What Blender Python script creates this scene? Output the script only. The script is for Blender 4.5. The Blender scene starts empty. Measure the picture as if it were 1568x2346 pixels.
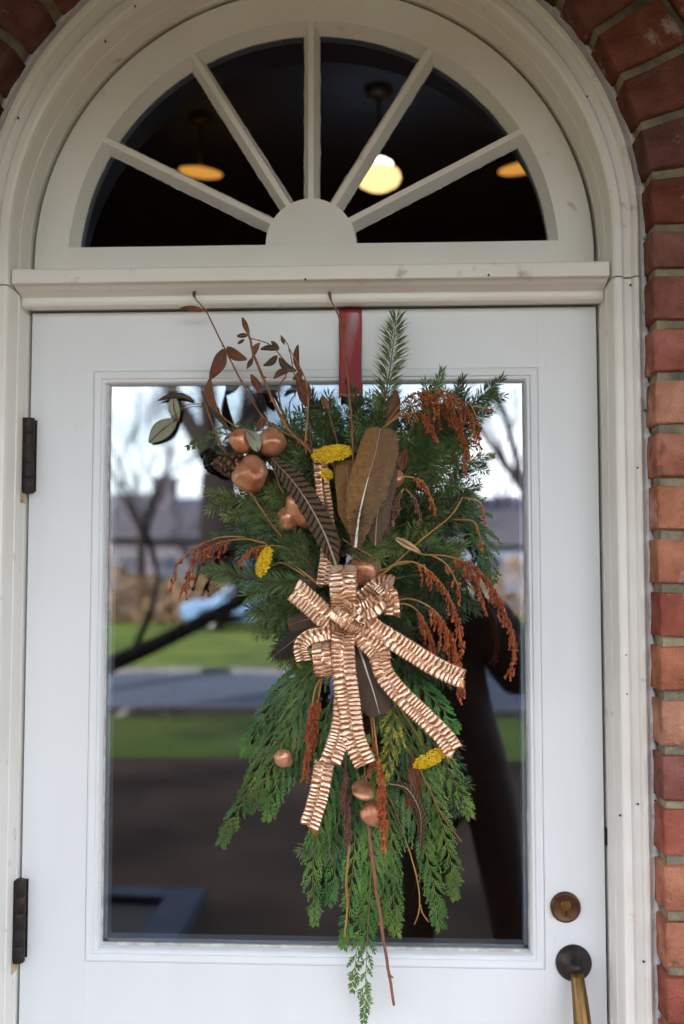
import bpy, bmesh, math, random
from mathutils import Vector, Matrix, noise as mnoise
random.seed(7)
S = bpy.context.scene
COL = S.collection
R = math.radians
PI = math.pi

# ------------------------------------------------------------------ camera
CAM = Vector((0.1222, -1.568, 1.6))
YAW, PIT = R(2.6), R(3.48)
FV = 2255.0                                   # focal length, in picture heights of 2346
PW, PH = 1568.0, 2346.0
MR = Matrix.Rotation(YAW, 3, 'Z') @ Matrix.Rotation(PIT, 3, 'X')   # camera (right, fwd, up) -> world
cd = bpy.data.cameras.new('camera')
cam = bpy.data.objects.new('camera', cd); COL.objects.link(cam)
cd.sensor_fit = 'VERTICAL'; cd.sensor_height = 36; cd.lens = FV / PH * 36
cd.clip_start = 0.005; cd.clip_end = 2000
cam.matrix_world = Matrix.Translation(CAM) @ (MR @ Matrix.Rotation(R(90), 3, 'X')).to_4x4()
cd.dof.use_dof = True; cd.dof.focus_distance = 1.49; cd.dof.aperture_fstop = 2.3
S.camera = cam

# ------------------------------------------------------------------ sky, sun, exposure
SUN_EL = R(25)
SUN_DIR = Vector((-0.50, 0.866, 0)) * math.cos(SUN_EL) + Vector((0, 0, math.sin(SUN_EL)))   # towards the sun
w = bpy.data.worlds.new('World'); S.world = w; w.use_nodes = True
nt = w.node_tree; bgn = nt.nodes['Background']
sky = nt.nodes.new('ShaderNodeTexSky'); sky.sky_type = 'NISHITA'; sky.sun_disc = False
sky.sun_elevation = SUN_EL; sky.sun_rotation = math.atan2(SUN_DIR.x, SUN_DIR.y)
sky.air_density = 1.0; sky.dust_density = 2.0; sky.ozone_density = 1.0
# thin broken cloud over the whole sky
tc = nt.nodes.new('ShaderNodeTexCoord'); mp = nt.nodes.new('ShaderNodeMapping')
mp.inputs['Scale'].default_value = (1.6, 1.6, 4.0)
cn = nt.nodes.new('ShaderNodeTexNoise'); cn.inputs['Scale'].default_value = 1.7; cn.inputs['Detail'].default_value = 6
cr = nt.nodes.new('ShaderNodeValToRGB'); cr.color_ramp.elements[0].position = 0.40; cr.color_ramp.elements[1].position = 0.66
mx = nt.nodes.new('ShaderNodeMix'); mx.data_type = 'RGBA'
nt.links.new(tc.outputs['Generated'], mp.inputs['Vector']); nt.links.new(mp.outputs[0], cn.inputs['Vector'])
nt.links.new(cn.outputs['Fac'], cr.inputs['Fac']); nt.links.new(cr.outputs['Color'], mx.inputs['Factor'])
nt.links.new(sky.outputs[0], mx.inputs[6]); mx.inputs[7].default_value = (10.5, 10.6, 10.8, 1)
nt.links.new(mx.outputs[2], bgn.inputs['Color']); bgn.inputs['Strength'].default_value = 0.10
sl = bpy.data.lights.new('sun', 'SUN'); sl.energy = 4.0; sl.angle = R(0.5); sl.color = (1.0, 0.90, 0.76)
so = bpy.data.objects.new('sun', sl); COL.objects.link(so)
so.rotation_euler = SUN_DIR.to_track_quat('Z', 'Y').to_euler()
vs = S.view_settings; vs.view_transform = 'Standard'; vs.look = 'None'; vs.gamma = 1.0; vs.use_curve_mapping = False
vs.exposure = 2.75
S.cycles.use_denoising = True
S.cycles.max_bounces = 8; S.cycles.transparent_max_bounces = 12; S.cycles.diffuse_bounces = 4
S.cycles.use_adaptive_sampling = True; S.cycles.adaptive_threshold = 0.02
S.cycles.sample_clamp_indirect = 6.0

# ------------------------------------------------------------------ helpers
def P(px, py, d=0.0):
    """world point seen at (px,py) of the 1568-wide picture, d metres in front of the door face"""
    v = MR @ Vector(((px - PW / 2) / FV, 1.0, -(py - PH / 2) / FV))
    t = (-d - CAM.y) / v.y
    return CAM + v * t
def lin(r, g, b):
    f = lambda c: (c / 12.92 if c <= 0.04045 else ((c + 0.055) / 1.055) ** 2.4)
    return (f(r / 255), f(g / 255), f(b / 255), 1)
def rnd(a, b): return random.uniform(a, b)

class MB:
    def __init__(s): s.v = []; s.f = []; s.m = []; s.uv = []
    def add(s, vs, fs, m=0, uvs=None):
        o = len(s.v); s.v += [tuple(p) for p in vs]
        for k, f in enumerate(fs):
            s.f.append([i + o for i in f]); s.m.append(m)
            s.uv.append([uvs[i] for i in f] if uvs else [(0, 0)] * len(f))
    def box(s, x0, x1, y0, y1, z0, z1, m=0):
        s.add([(x0,y0,z0),(x1,y0,z0),(x1,y1,z0),(x0,y1,z0),(x0,y0,z1),(x1,y0,z1),(x1,y1,z1),(x0,y1,z1)],
              [(0,3,2,1),(4,5,6,7),(0,1,5,4),(1,2,6,5),(2,3,7,6),(3,0,4,7)], m)
    def tube(s, pts, rad, n=6, m=0, cap=True, uvs=False):
        pts = [Vector(p) for p in pts]
        if not hasattr(rad, '__len__'): rad = [rad] * len(pts)
        vs = []; fs = []
        up = None
        for i, p in enumerate(pts):
            t = (pts[min(i + 1, len(pts) - 1)] - pts[max(i - 1, 0)])
            if t.length < 1e-9: t = Vector((0, 0, 1))
            t.normalize()
            if up is None: up = Vector((0, 1, 0)) if abs(t.y) < 0.9 else Vector((1, 0, 0))
            a = t.cross(up)
            if a.length < 1e-6: a = t.orthogonal()
            a.normalize(); b = a.cross(t).normalized(); up = b
            for k in range(n):
                an = 2 * PI * k / n
                vs.append(p + (a * math.cos(an) + b * math.sin(an)) * rad[i])
        for i in range(len(pts) - 1):
            for k in range(n):
                k2 = (k + 1) % n
                fs.append((i * n + k, i * n + k2, (i + 1) * n + k2, (i + 1) * n + k))
        if cap:
            fs.append(tuple(range(n))[::-1]); fs.append(tuple((len(pts) - 1) * n + k for k in range(n)))
        s.add(vs, fs, m)
    def blob(s, c, r, nu=8, nv=5, m=0, axis=None, disp=None):
        """ellipsoid; r = (rx,ry,rz); axis = 3x3 rotation"""
        c = Vector(c); vs = []; fs = []
        for j in range(nv + 1):
            th = PI * j / nv
            for i in range(nu):
                ph = 2 * PI * i / nu
                q = Vector((math.sin(th) * math.cos(ph), math.sin(th) * math.sin(ph), math.cos(th)))
                k = disp(q) if disp else 1.0
                q = Vector((q.x * r[0], q.y * r[1], q.z * r[2])) * k
                if axis: q = axis @ q
                vs.append(c + q)
        for j in range(nv):
            for i in range(nu):
                i2 = (i + 1) % nu
                fs.append((j * nu + i, (j + 1) * nu + i, (j + 1) * nu + i2, j * nu + i2))
        s.add(vs, fs, m)
    def lathe(s, prof, c, axis, n=24, m=0, xdir=None):
        """prof = [(r,h)] about axis"""
        axis = Vector(axis).normalized(); a = Vector(xdir) if xdir else axis.orthogonal(); a.normalize(); b = axis.cross(a)
        c = Vector(c); vs = []; fs = []
        for r_, h in prof:
            for k in range(n):
                an = 2 * PI * k / n
                vs.append(c + axis * h + (a * math.cos(an) + b * math.sin(an)) * r_)
        for i in range(len(prof) - 1):
            for k in range(n):
                k2 = (k + 1) % n
                fs.append((i * n + k, i * n + k2, (i + 1) * n + k2, (i + 1) * n + k))
        s.add(vs, fs, m)
    def prism(s, poly, y0, y1, m=0):
        """poly in (x,z), extruded y0..y1 (y0 is the front)"""
        n = len(poly)
        vs = [(x, y0, z) for x, z in poly] + [(x, y1, z) for x, z in poly]
        fs = [tuple(range(n)), tuple(range(2 * n - 1, n - 1, -1))]
        for i in range(n):
            j = (i + 1) % n
            fs.append((i, i + n, j + n, j))
        s.add(vs, fs, m)
    def mesh(s, name, mats, smooth=False):
        me = bpy.data.meshes.new(name)
        me.from_pydata(s.v, [], s.f)
        for mt in (mats if isinstance(mats, (list, tuple)) else [mats]): me.materials.append(mt)
        me.polygons.foreach_set('material_index', s.m)
        uvl = me.uv_layers.new(name='UVMap')
        flat = [c for f in s.uv for uv in f for c in uv]
        uvl.data.foreach_set('uv', flat)
        if smooth: me.polygons.foreach_set('use_smooth', [True] * len(s.f))
        me.update()
        return me
    def build(s, name, mats, parent=None, smooth=False, bevel=0, auto=None):
        o = bpy.data.objects.new(name, s.mesh(name, mats, smooth)); COL.objects.link(o)
        if parent: attach(o, parent)
        if bevel:
            b = o.modifiers.new('bevel', 'BEVEL'); b.width = bevel; b.segments = 2; b.limit_method = 'ANGLE'; b.angle_limit = R(35)
        return o
WPOS = {}
def wloc(o):
    p = Vector(WPOS.get(o.name, (0, 0, 0)))
    return p
def attach(o, parent):
    o.parent = parent
    o.matrix_parent_inverse = Matrix.Translation(-wloc(parent))
def empty(name, loc):
    o = bpy.data.objects.new(name, None); COL.objects.link(o); o.location = loc; o.empty_display_size = 0.1
    WPOS[o.name] = tuple(loc)
    return o
def tag(o, label, cat, group=None):
    o['label'] = label; o['category'] = cat
    if group: o['group'] = group
    return o
def struct(o): o['kind'] = 'structure'; return o
def stuff(o): o['kind'] = 'stuff'; return o

# ------------------------------------------------------------------ materials
def mat(name, col, rough=0.5, metal=0.0, col2=None, nscale=20, nlo=0.35, nhi=0.65, detail=4, bump=0, bscale=60, bdist=0.001,
        rand=0.0, coords='Object', spec=0.5, sheen=0.0, stretch=None, col3=None, n3=5, n3lo=0.6, n3hi=0.7, translucent=0.0, hue=0.0):
    m = bpy.data.materials.new(name); m.use_nodes = True
    t = m.node_tree; b = t.nodes['Principled BSDF']; L = t.links.new
    b.inputs['Roughness'].default_value = rough; b.inputs['Metallic'].default_value = metal
    b.inputs['Specular IOR Level'].default_value = spec
    co = t.nodes.new('ShaderNodeTexCoord').outputs[coords]
    if stretch:
        mpn = t.nodes.new('ShaderNodeMapping'); mpn.inputs['Scale'].default_value = stretch
        L(co, mpn.inputs['Vector']); co = mpn.outputs[0]
    def ramp(scale, lo, hi):
        n = t.nodes.new('ShaderNodeTexNoise'); n.inputs['Scale'].default_value = scale; n.inputs['Detail'].default_value = detail
        L(co, n.inputs['Vector'])
        r = t.nodes.new('ShaderNodeMapRange'); r.inputs[1].default_value = lo; r.inputs[2].default_value = hi
        L(n.outputs['Fac'], r.inputs[0]); return r.outputs[0]
    def mixc(fac, a, bb):
        n = t.nodes.new('ShaderNodeMix'); n.data_type = 'RGBA'
        L(fac, n.inputs['Factor'])
        for sock, v in ((6, a), (7, bb)):
            if isinstance(v, tuple): n.inputs[sock].default_value = v
            else: L(v, n.inputs[sock])
        return n.outputs[2]
    c = col
    if col2: c = mixc(ramp(nscale, nlo, nhi), col, col2)
    if col3: c = mixc(ramp(n3, n3lo, n3hi), c, col3)
    if rand or hue:
        oi = t.nodes.new('ShaderNodeObjectInfo')
        h = t.nodes.new('ShaderNodeHueSaturation')
        mr = t.nodes.new('ShaderNodeMapRange'); mr.inputs[3].default_value = 1 - rand; mr.inputs[4].default_value = 1 + rand
        L(oi.outputs['Random'], mr.inputs[0]); L(mr.outputs[0], h.inputs['Value'])
        if hue:
            ml = t.nodes.new('ShaderNodeMath'); ml.operation = 'MULTIPLY'; ml.inputs[1].default_value = 7.31
            fr = t.nodes.new('ShaderNodeMath'); fr.operation = 'FRACT'
            L(oi.outputs['Random'], ml.inputs[0]); L(ml.outputs[0], fr.inputs[0])
            m2 = t.nodes.new('ShaderNodeMapRange'); m2.inputs[3].default_value = 0.5 - hue; m2.inputs[4].default_value = 0.5 + hue
            L(fr.outputs[0], m2.inputs[0]); L(m2.outputs[0], h.inputs['Hue'])
        if isinstance(c, tuple): h.inputs['Color'].default_value = c
        else: L(c, h.inputs['Color'])
        c = h.outputs[0]
    if isinstance(c, tuple): b.inputs['Base Color'].default_value = c
    else: L(c, b.inputs['Base Color'])
    if bump:
        n = t.nodes.new('ShaderNodeTexNoise'); n.inputs['Scale'].default_value = bscale; n.inputs['Detail'].default_value = 5
        L(co, n.inputs['Vector'])
        bn = t.nodes.new('ShaderNodeBump'); bn.inputs['Strength'].default_value = bump; bn.inputs['Distance'].default_value = bdist
        L(n.outputs['Fac'], bn.inputs['Height']); L(bn.outputs[0], b.inputs['Normal'])
    if translucent:
        tr = t.nodes.new('ShaderNodeBsdfTranslucent')
        if isinstance(c, tuple): tr.inputs[0].default_value = c
        else: L(c, tr.inputs[0])
        ms = t.nodes.new('ShaderNodeMixShader'); ms.inputs[0].default_value = translucent
        L(b.outputs[0], ms.inputs[1]); L(tr.outputs[0], ms.inputs[2]); L(ms.outputs[0], t.nodes['Material Output'].inputs[0])
    return m
M = {}
M['door'] = mat('door_paint', (0.80, 0.818, 0.845, 1), 0.40, col2=(0.725, 0.735, 0.745, 1), nscale=3.2, nlo=.38, nhi=.75, col3=(0.58, 0.54, 0.48, 1), n3=24, n3lo=.68, n3hi=.84, detail=8, bump=0.25, bscale=60, bdist=0.0010, stretch=(1.6, 1, .35))
M['trim'] = mat('trim_paint', (0.83, 0.805, 0.76, 1), 0.42, col2=(0.78, 0.735, 0.67, 1), nscale=5, nlo=.45, nhi=.75, detail=7, col3=(0.45, 0.36, 0.26, 1), n3=30, n3lo=.66, n3hi=.80, bump=0.2, bscale=150, bdist=0.0008)
M['putty'] = mat('old_putty', (0.62, 0.60, 0.56, 1), 0.6, col2=(0.40, 0.37, 0.33, 1), nscale=60, bump=0.5, bscale=200)
M['caulk'] = mat('caulk', (0.74, 0.74, 0.76, 1), 0.5, col2=(0.5, 0.48, 0.48, 1), nscale=60, nlo=.5, nhi=.7, bump=0.4, bscale=120)
M['dark_gap'] = mat('weatherstrip', (0.012, 0.009, 0.008, 1), 0.8)
def brick_mat(name='brick', pal=None):
    m = mat(name, (1, 1, 1, 1), 0.88, col2=(0.52, 0.44, 0.42, 1), nscale=24, nlo=.38, nhi=.74, detail=10, bump=1.0, bscale=190, bdist=0.0045, coords='Object', spec=0.15)
    t = m.node_tree; b = t.nodes['Principled BSDF']; L = t.links.new
    oi = t.nodes.new('ShaderNodeObjectInfo'); rp = t.nodes.new('ShaderNodeValToRGB'); e = rp.color_ramp.elements; rp.color_ramp.interpolation = 'CONSTANT'
    pal = pal or [lin(190, 128, 102), lin(172, 102, 86), lin(200, 146, 122), lin(150, 96, 88), lin(184, 118, 92), lin(176, 112, 98), lin(160, 90, 76), lin(196, 150, 134), lin(142, 98, 88), lin(186, 124, 104)]
    e[0].position = 0; e[0].color = pal[0]; e[1].position = .1; e[1].color = pal[1]
    for k_ in range(2, 10):
        q_ = e.new(k_ / 10); q_.color = pal[k_]
    L(oi.outputs['Random'], rp.inputs[0])
    mm = t.nodes.new('ShaderNodeMix'); mm.data_type = 'RGBA'; mm.blend_type = 'MULTIPLY'; mm.inputs['Factor'].default_value = 1
    L(rp.outputs[0], mm.inputs[6]); L(b.inputs['Base Color'].links[0].from_socket, mm.inputs[7]); L(mm.outputs[2], b.inputs['Base Color'])
    t = m.node_tree; b = t.nodes['Principled BSDF']; L = t.links.new
    src = b.inputs['Base Color'].links[0].from_socket
    g = t.nodes.new('ShaderNodeNewGeometry')
    n = t.nodes.new('ShaderNodeTexNoise'); n.inputs['Scale'].default_value = 9.0; n.inputs['Detail'].default_value = 9; n.inputs['Roughness'].default_value = .7
    L(g.outputs['Position'], n.inputs['Vector'])
    r = t.nodes.new('ShaderNodeMapRange'); r.inputs[1].default_value = .585; r.inputs[2].default_value = .66; r.inputs[4].default_value = .6
    L(n.outputs['Fac'], r.inputs[0])
    x = t.nodes.new('ShaderNodeMix'); x.data_type = 'RGBA'; L(r.outputs[0], x.inputs['Factor']); L(src, x.inputs[6]); x.inputs[7].default_value = (0.62, 0.52, 0.47, 1)
    # dark soot spots
    n2 = t.nodes.new('ShaderNodeTexNoise'); n2.inputs['Scale'].default_value = 30; n2.inputs['Detail'].default_value = 8
    L(g.outputs['Position'], n2.inputs['Vector'])
    r2 = t.nodes.new('ShaderNodeMapRange'); r2.inputs[1].default_value = .60; r2.inputs[2].default_value = .72; r2.inputs[4].default_value = .6
    L(n2.outputs['Fac'], r2.inputs[0])
    x2 = t.nodes.new('ShaderNodeMix'); x2.data_type = 'RGBA'; L(r2.outputs[0], x2.inputs['Factor']); L(x.outputs[2], x2.inputs[6]); x2.inputs[7].default_value = (0.10, 0.06, 0.05, 1)
    L(x2.outputs[2], b.inputs['Base Color'])
    return m
M['brick'] = brick_mat()
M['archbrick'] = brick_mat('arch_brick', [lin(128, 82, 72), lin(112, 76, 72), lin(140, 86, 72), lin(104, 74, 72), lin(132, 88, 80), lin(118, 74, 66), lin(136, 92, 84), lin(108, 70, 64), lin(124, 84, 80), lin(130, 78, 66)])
M['mortar'] = mat('mortar', (0.40, 0.33, 0.225, 1), 0.95, col2=(0.13, 0.118, 0.09, 1), nscale=17, nlo=.32, nhi=.68, detail=8, bump=1.0, bscale=130, bdist=0.006, spec=0.2)
M['glass'] = bpy.data.materials.new('window_glass')
def glass(m, fac, tint, wav, ior=1.5):
    m.use_nodes = True; t = m.node_tree; t.nodes.remove(t.nodes['Principled BSDF']); L = t.links.new
    tr = t.nodes.new('ShaderNodeBsdfTransparent'); tr.inputs[0].default_value = tint
    gl = t.nodes.new('ShaderNodeBsdfGlossy'); gl.inputs['Roughness'].default_value = 0.0; gl.inputs['Color'].default_value = (0.93, 0.96, 1.0, 1)
    fr = t.nodes.new('ShaderNodeFresnel'); fr.inputs['IOR'].default_value = ior
    ad = t.nodes.new('ShaderNodeMath'); ad.operation = 'ADD'; ad.inputs[1].default_value = fac; ad.use_clamp = True
    L(fr.outputs[0], ad.inputs[0])
    ms = t.nodes.new('ShaderNodeMixShader'); L(ad.outputs[0], ms.inputs[0])
    L(tr.outputs[0], ms.inputs[1]); L(gl.outputs[0], ms.inputs[2]); L(ms.outputs[0], t.nodes['Material Output'].inputs[0])
    n = t.nodes.new('ShaderNodeTexNoise'); n.inputs['Scale'].default_value = 2.5; n.inputs['Detail'].default_value = 1
    co = t.nodes.new('ShaderNodeTexCoord'); L(co.outputs['Object'], n.inputs['Vector'])
    bp = t.nodes.new('ShaderNodeBump'); bp.inputs['Strength'].default_value = wav; bp.inputs['Distance'].default_value = 0.004
    L(n.outputs['Fac'], bp.inputs['Height']); L(bp.outputs[0], gl.inputs['Normal'])
glass(M['glass'], 0.15, (0.80, 0.82, 0.84, 1), 0.12)
M['fanglass'] = bpy.data.materials.new('fanlight_glass')
glass(M['fanglass'], 0.0, (0.80, 0.84, 0.92, 1), 0.1, 1.28)
M['hinge'] = mat('hinge_steel', (0.020, 0.014, 0.014, 1), 0.55, 0.4, col2=(0.09, 0.045, 0.02, 1), nscale=70, nlo=.5, nhi=.75, bump=.5, bscale=200)
M['bronze'] = mat('aged_bronze', (0.022, 0.020, 0.021, 1), 0.45, 0.5, col2=(0.04, 0.03, 0.026, 1), nscale=50)
M['bronze2'] = mat('worn_bronze', (0.22, 0.125, 0.04, 1), 0.34, 0.85, col2=(0.10, 0.055, 0.025, 1), nscale=14, bump=.2, bscale=90)
M['brass'] = mat('brass', (0.42, 0.24, 0.07, 1), 0.3, 0.9, col2=(0.25, 0.13, 0.04, 1), nscale=60)
M['rust'] = mat('rust_stain', (0.36, 0.20, 0.09, 1), 0.8, col2=(0.62, 0.5, 0.36, 1), nscale=40)
M['black'] = mat('black', (0.006, 0.005, 0.005, 1), 0.5)

# measured frame
HW = 0.4572                 # half door width
ZT = 2.0232                 # top edge of door
ZC = 2.107                  # centre of the arch
GL, GR, GT, GB = -0.3326, 0.3430, 1.9048, 1.0098   # door glass
GAP = 0.0045
J = HW + GAP                # opening edge
BY = -0.130                 # brick face
RB = P(1507, 1178, 0.130).x # brick reveal edge
def EX(a):                      # the arched head is a little wider than the jambs
    return .020 * max(0, math.sin(a)) ** .8 + .014 * max(0, -math.cos(a)) * max(0, math.sin(a)) ** .6
zg = P(712, 551, 0.0).z     # bottom edge of the fanlight panes

# ------------------------------------------------------------------ ground, porch, street (seen in the door glass)
M['lawn'] = mat('lawn', (0.070, 0.115, 0.018, 1), 0.9, col2=(0.115, 0.135, 0.026, 1), nscale=0.35, col3=(0.035, 0.060, 0.016, 1), n3=.9, n3lo=.45, n3hi=.7, bump=.6, bscale=30, bdist=.02, spec=.1)
M['asphalt'] = mat('asphalt', (0.022, 0.034, 0.066, 1), 0.9, col2=(0.032, 0.046, 0.080, 1), nscale=3, bump=.3, bscale=200)
M['concrete'] = mat('concrete', (0.13, 0.13, 0.145, 1), 0.85, col2=(0.09, 0.09, 0.10, 1), nscale=5, bump=.3, bscale=90)
M['mulch'] = mat('mulch', (0.024, 0.017, 0.015, 1), 0.95, col2=(0.085, 0.058, 0.044, 1), nscale=.9, nlo=.3, nhi=.75, bump=.8, bscale=40, bdist=.02, spec=.04)
M['terracotta'] = mat('porch_tiles', (0.36, 0.20, 0.12, 1), 0.8, col2=(0.28, 0.15, 0.09, 1), nscale=7, bump=.3, bscale=60)
M['slate'] = mat('bluestone', (0.030, 0.042, 0.072, 1), 0.8, col2=(0.020, 0.028, 0.050, 1), spec=.2, nscale=4, bump=.3, bscale=60)
GZ = -0.15
mb = MB(); mb.add([(-400, -800, GZ), (400, -800, GZ), (400, 400, GZ), (-400, 400, GZ)], [(0, 1, 2, 3)])
struct(mb.build('lawn', M['lawn']))
mb = MB(); mb.box(-200, 200, -15.2, -10.6, GZ - .2, GZ + .012); struct(mb.build('road', M['asphalt']))
for i, (y0, y1) in enumerate(((-10.6, -10.42), (-15.38, -15.2))):
    mb = MB(); mb.box(-200, 200, y0, y1, GZ - .2, GZ + .11); struct(mb.build('kerb', M['concrete'], bevel=.02))
mb = MB(); mb.box(-14, 14, -7.6, -2.36, GZ - .1, GZ + .03); struct(mb.build('flower_bed', M['mulch'], bevel=.02))
mb = MB(); mb.box(-2.1, 2.1, -2.35, 0.0, GZ - .2, 0.0); struct(mb.build('porch_floor', M['terracotta'], bevel=.01))
kb = tag(empty('raised_bed', (-1.7, -3.0, GZ)), 'dark planting bed edged with bluestone mirrored at the lower left of the glass', 'planting bed')
for (x0, x1, y0, y1) in ((-1.02, -.83, -3.63, -2.37), (-2.6, -1.022, -3.63, -3.48), (-2.79, -2.602, -3.63, -2.37)):
    mb = MB(); mb.box(x0, x1, y0, y1, GZ + .0, GZ + .10); mb.build('stone_edging', M['slate'], kb, bevel=.012)
mb = MB(); mb.box(-2.6, -1.022, -3.478, -2.37, GZ + .0, GZ + .06); mb.build('soil', mat('wet_soil', (.012, .011, .012, 1), .8, bump=1, bscale=40, bdist=.02), kb)

# ------------------------------------------------------------------ the house: shell, hall, roof, porch canopy
M['facade'] = mat('brick_far', lin(150, 78, 58), 0.9, col2=lin(120, 58, 44), nscale=9, detail=8, bump=.6, bscale=40)
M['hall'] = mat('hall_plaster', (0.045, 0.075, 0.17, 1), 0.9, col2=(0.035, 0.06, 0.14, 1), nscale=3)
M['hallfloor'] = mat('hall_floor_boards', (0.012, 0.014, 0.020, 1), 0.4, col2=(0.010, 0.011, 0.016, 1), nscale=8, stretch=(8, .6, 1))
M['shingle'] = mat('roof_shingle', (0.042, 0.040, 0.055, 1), 0.9, col2=(0.062, 0.058, 0.075, 1), nscale=6, bump=.6, bscale=20)
M['porchceil'] = mat('porch_boards', (0.40, 0.25, 0.14, 1), 0.6, col2=(0.32, 0.20, 0.11, 1), nscale=6, stretch=(1, 14, 1))
M['porchpaint'] = mat('porch_paint', (0.62, 0.56, 0.47, 1), 0.6)
WX, WZ = 1.35, 3.25         # extent of the detailed brickwork
shell = tag(empty('brick_house', (0, 4, 0)), 'brick house wall and roof around the arched doorway, beyond the brick surround', 'house')
mb = MB()
HX, HZ, HY = 9.0, 8.6, 8.0
yb = BY + .004
for x0, x1, z0, z1 in ((-HX, -WX, GZ - .2, HZ), (WX, HX, GZ - .2, HZ), (-WX, WX, WZ, HZ)):
    mb.box(x0, x1, yb, 0.24, z0, z1)
mb.box(-HX, -HX + .25, .24, HY, GZ - .2, HZ); mb.box(HX - .25, HX, .24, HY, GZ - .2, HZ)
mb.box(-HX, HX, HY, HY + .25, GZ - .2, HZ)
mb.build('wall', M['facade'], shell)
mb = MB(); mb.add([(-HX - .4, -.5, HZ - .05), (HX + .4, -.5, HZ - .05), (HX + .4, HY + .6, HZ - .05), (-HX - .4, HY + .6, HZ - .05), (-HX - .4, 4, HZ + 2.0), (HX + .4, 4, HZ + 2.0)],
                  [(0, 1, 5, 4), (2, 3, 4, 5), (0, 4, 3), (1, 2, 5), (0, 3, 2, 1)])
mb.build('roof', M['shingle'], shell)
# hall behind the door
hz = 3.45
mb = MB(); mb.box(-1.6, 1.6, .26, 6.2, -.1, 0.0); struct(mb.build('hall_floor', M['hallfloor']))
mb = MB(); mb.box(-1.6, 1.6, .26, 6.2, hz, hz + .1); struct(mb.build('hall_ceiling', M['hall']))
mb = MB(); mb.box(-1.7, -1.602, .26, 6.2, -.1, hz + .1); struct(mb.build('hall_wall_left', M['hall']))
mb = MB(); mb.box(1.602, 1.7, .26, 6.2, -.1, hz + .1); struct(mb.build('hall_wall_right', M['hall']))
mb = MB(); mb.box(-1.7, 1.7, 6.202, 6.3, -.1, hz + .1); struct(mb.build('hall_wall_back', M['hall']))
# porch canopy above the picture
porch = tag(empty('porch_canopy', (0, -1.2, 2.9)), 'shallow porch with square posts, added screens that cut side light, and a roof shading the doorway', 'porch')
for i in range(14):
    x0 = -2.0 + i * 4.0 / 14
    mb = MB(); mb.box(x0 + .002, x0 + 4.0 / 14 - .002, -2.1, BY - .004, 2.90, 2.925); mb.build('ceiling_board', M['porchceil'], porch)
mb = MB(); mb.box(-2.1, 2.1, -2.2, -2.04, 2.56, 2.897); mb.build('beam', M['porchpaint'], porch, bevel=.008)
for s_ in (-1, 1):
    mb = MB(); mb.box(s_ * 2.04 - .06, s_ * 2.04 + .06, -2.035, BY - .006, 2.62, 2.897); mb.build('side_beam', M['porchpaint'], porch, bevel=.008)
    mb = MB(); mb.box(s_ * 1.95 - .06, s_ * 1.95 + .06, -2.03, BY - .006, 2.22, 2.618); mb.build('added_side_screen', M['porchceil'], porch, bevel=.01)  # screen added out of view, cuts side light to deepen shading on the mouldings
    mb = MB(); mb.box(s_ * 1.95 - .08, s_ * 1.95 + .08, -2.2, -2.04, 0.002, 2.558); mb.build('post', M['porchpaint'], porch, bevel=.01)
mb = MB(); mb.add([(-2.25, -2.35, 2.93), (2.25, -2.35, 2.93), (2.25, BY - .004, 2.93), (-2.25, BY - .004, 2.93), (-2.25, BY - .004, 3.35), (2.25, BY - .004, 3.35)],
                  [(0, 1, 5, 4), (0, 3, 2, 1), (0, 4, 3), (1, 2, 5), (2, 3, 4, 5)]); mb.build('roof', M['shingle'], porch)

# ------------------------------------------------------------------ brick surround, brick by brick
wall = tag(empty('brick_wall', (0.9, BY, 0)), 'red brick wall with an arch of upright bricks framing the white doorway', 'brick wall')
RM = RB + .007              # mortar opening
mb = MB()
ym = BY + .011; yback = 0.238
ang = sorted(set([PI * i / 48 for i in range(49)] + [math.atan2(WZ - ZC, WX), PI - math.atan2(WZ - ZC, WX)]))
ring = []
for a in ang:
    c_, s_ = math.cos(a), math.sin(a)
    k = min(WX / abs(c_) if abs(c_) > 1e-6 else 1e9, (WZ - ZC) / s_ if s_ > 1e-6 else 1e9)
    rm_ = RM + EX(a); ring.append(((rm_ * c_, ZC + rm_ * s_), (k * c_, ZC + k * s_)))
for (i0, o0), (i1, o1) in zip(ring, ring[1:]):
    mb.add([(i0[0], ym, i0[1]), (o0[0], ym, o0[1]), (o1[0], ym, o1[1]), (i1[0], ym, i1[1])], [(0, 1, 2, 3)])
    mb.add([(i0[0], ym, i0[1]), (i1[0], ym, i1[1]), (i1[0], yback, i1[1]), (i0[0], yback, i0[1])], [(0, 1, 2, 3)])
    mb.add([(i0[0], yback, i0[1]), (i1[0], yback, i1[1]), (o1[0], yback, o1[1]), (o0[0], yback, o0[1])], [(0, 1, 2, 3)])
for s_ in (-1, 1):
    a, b_ = sorted((s_ * RM, s_ * WX))
    mb.box(a, b_, ym, yback, GZ - .2, ZC)
core = mb.build('wall_core', M['mortar'], wall)
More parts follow.
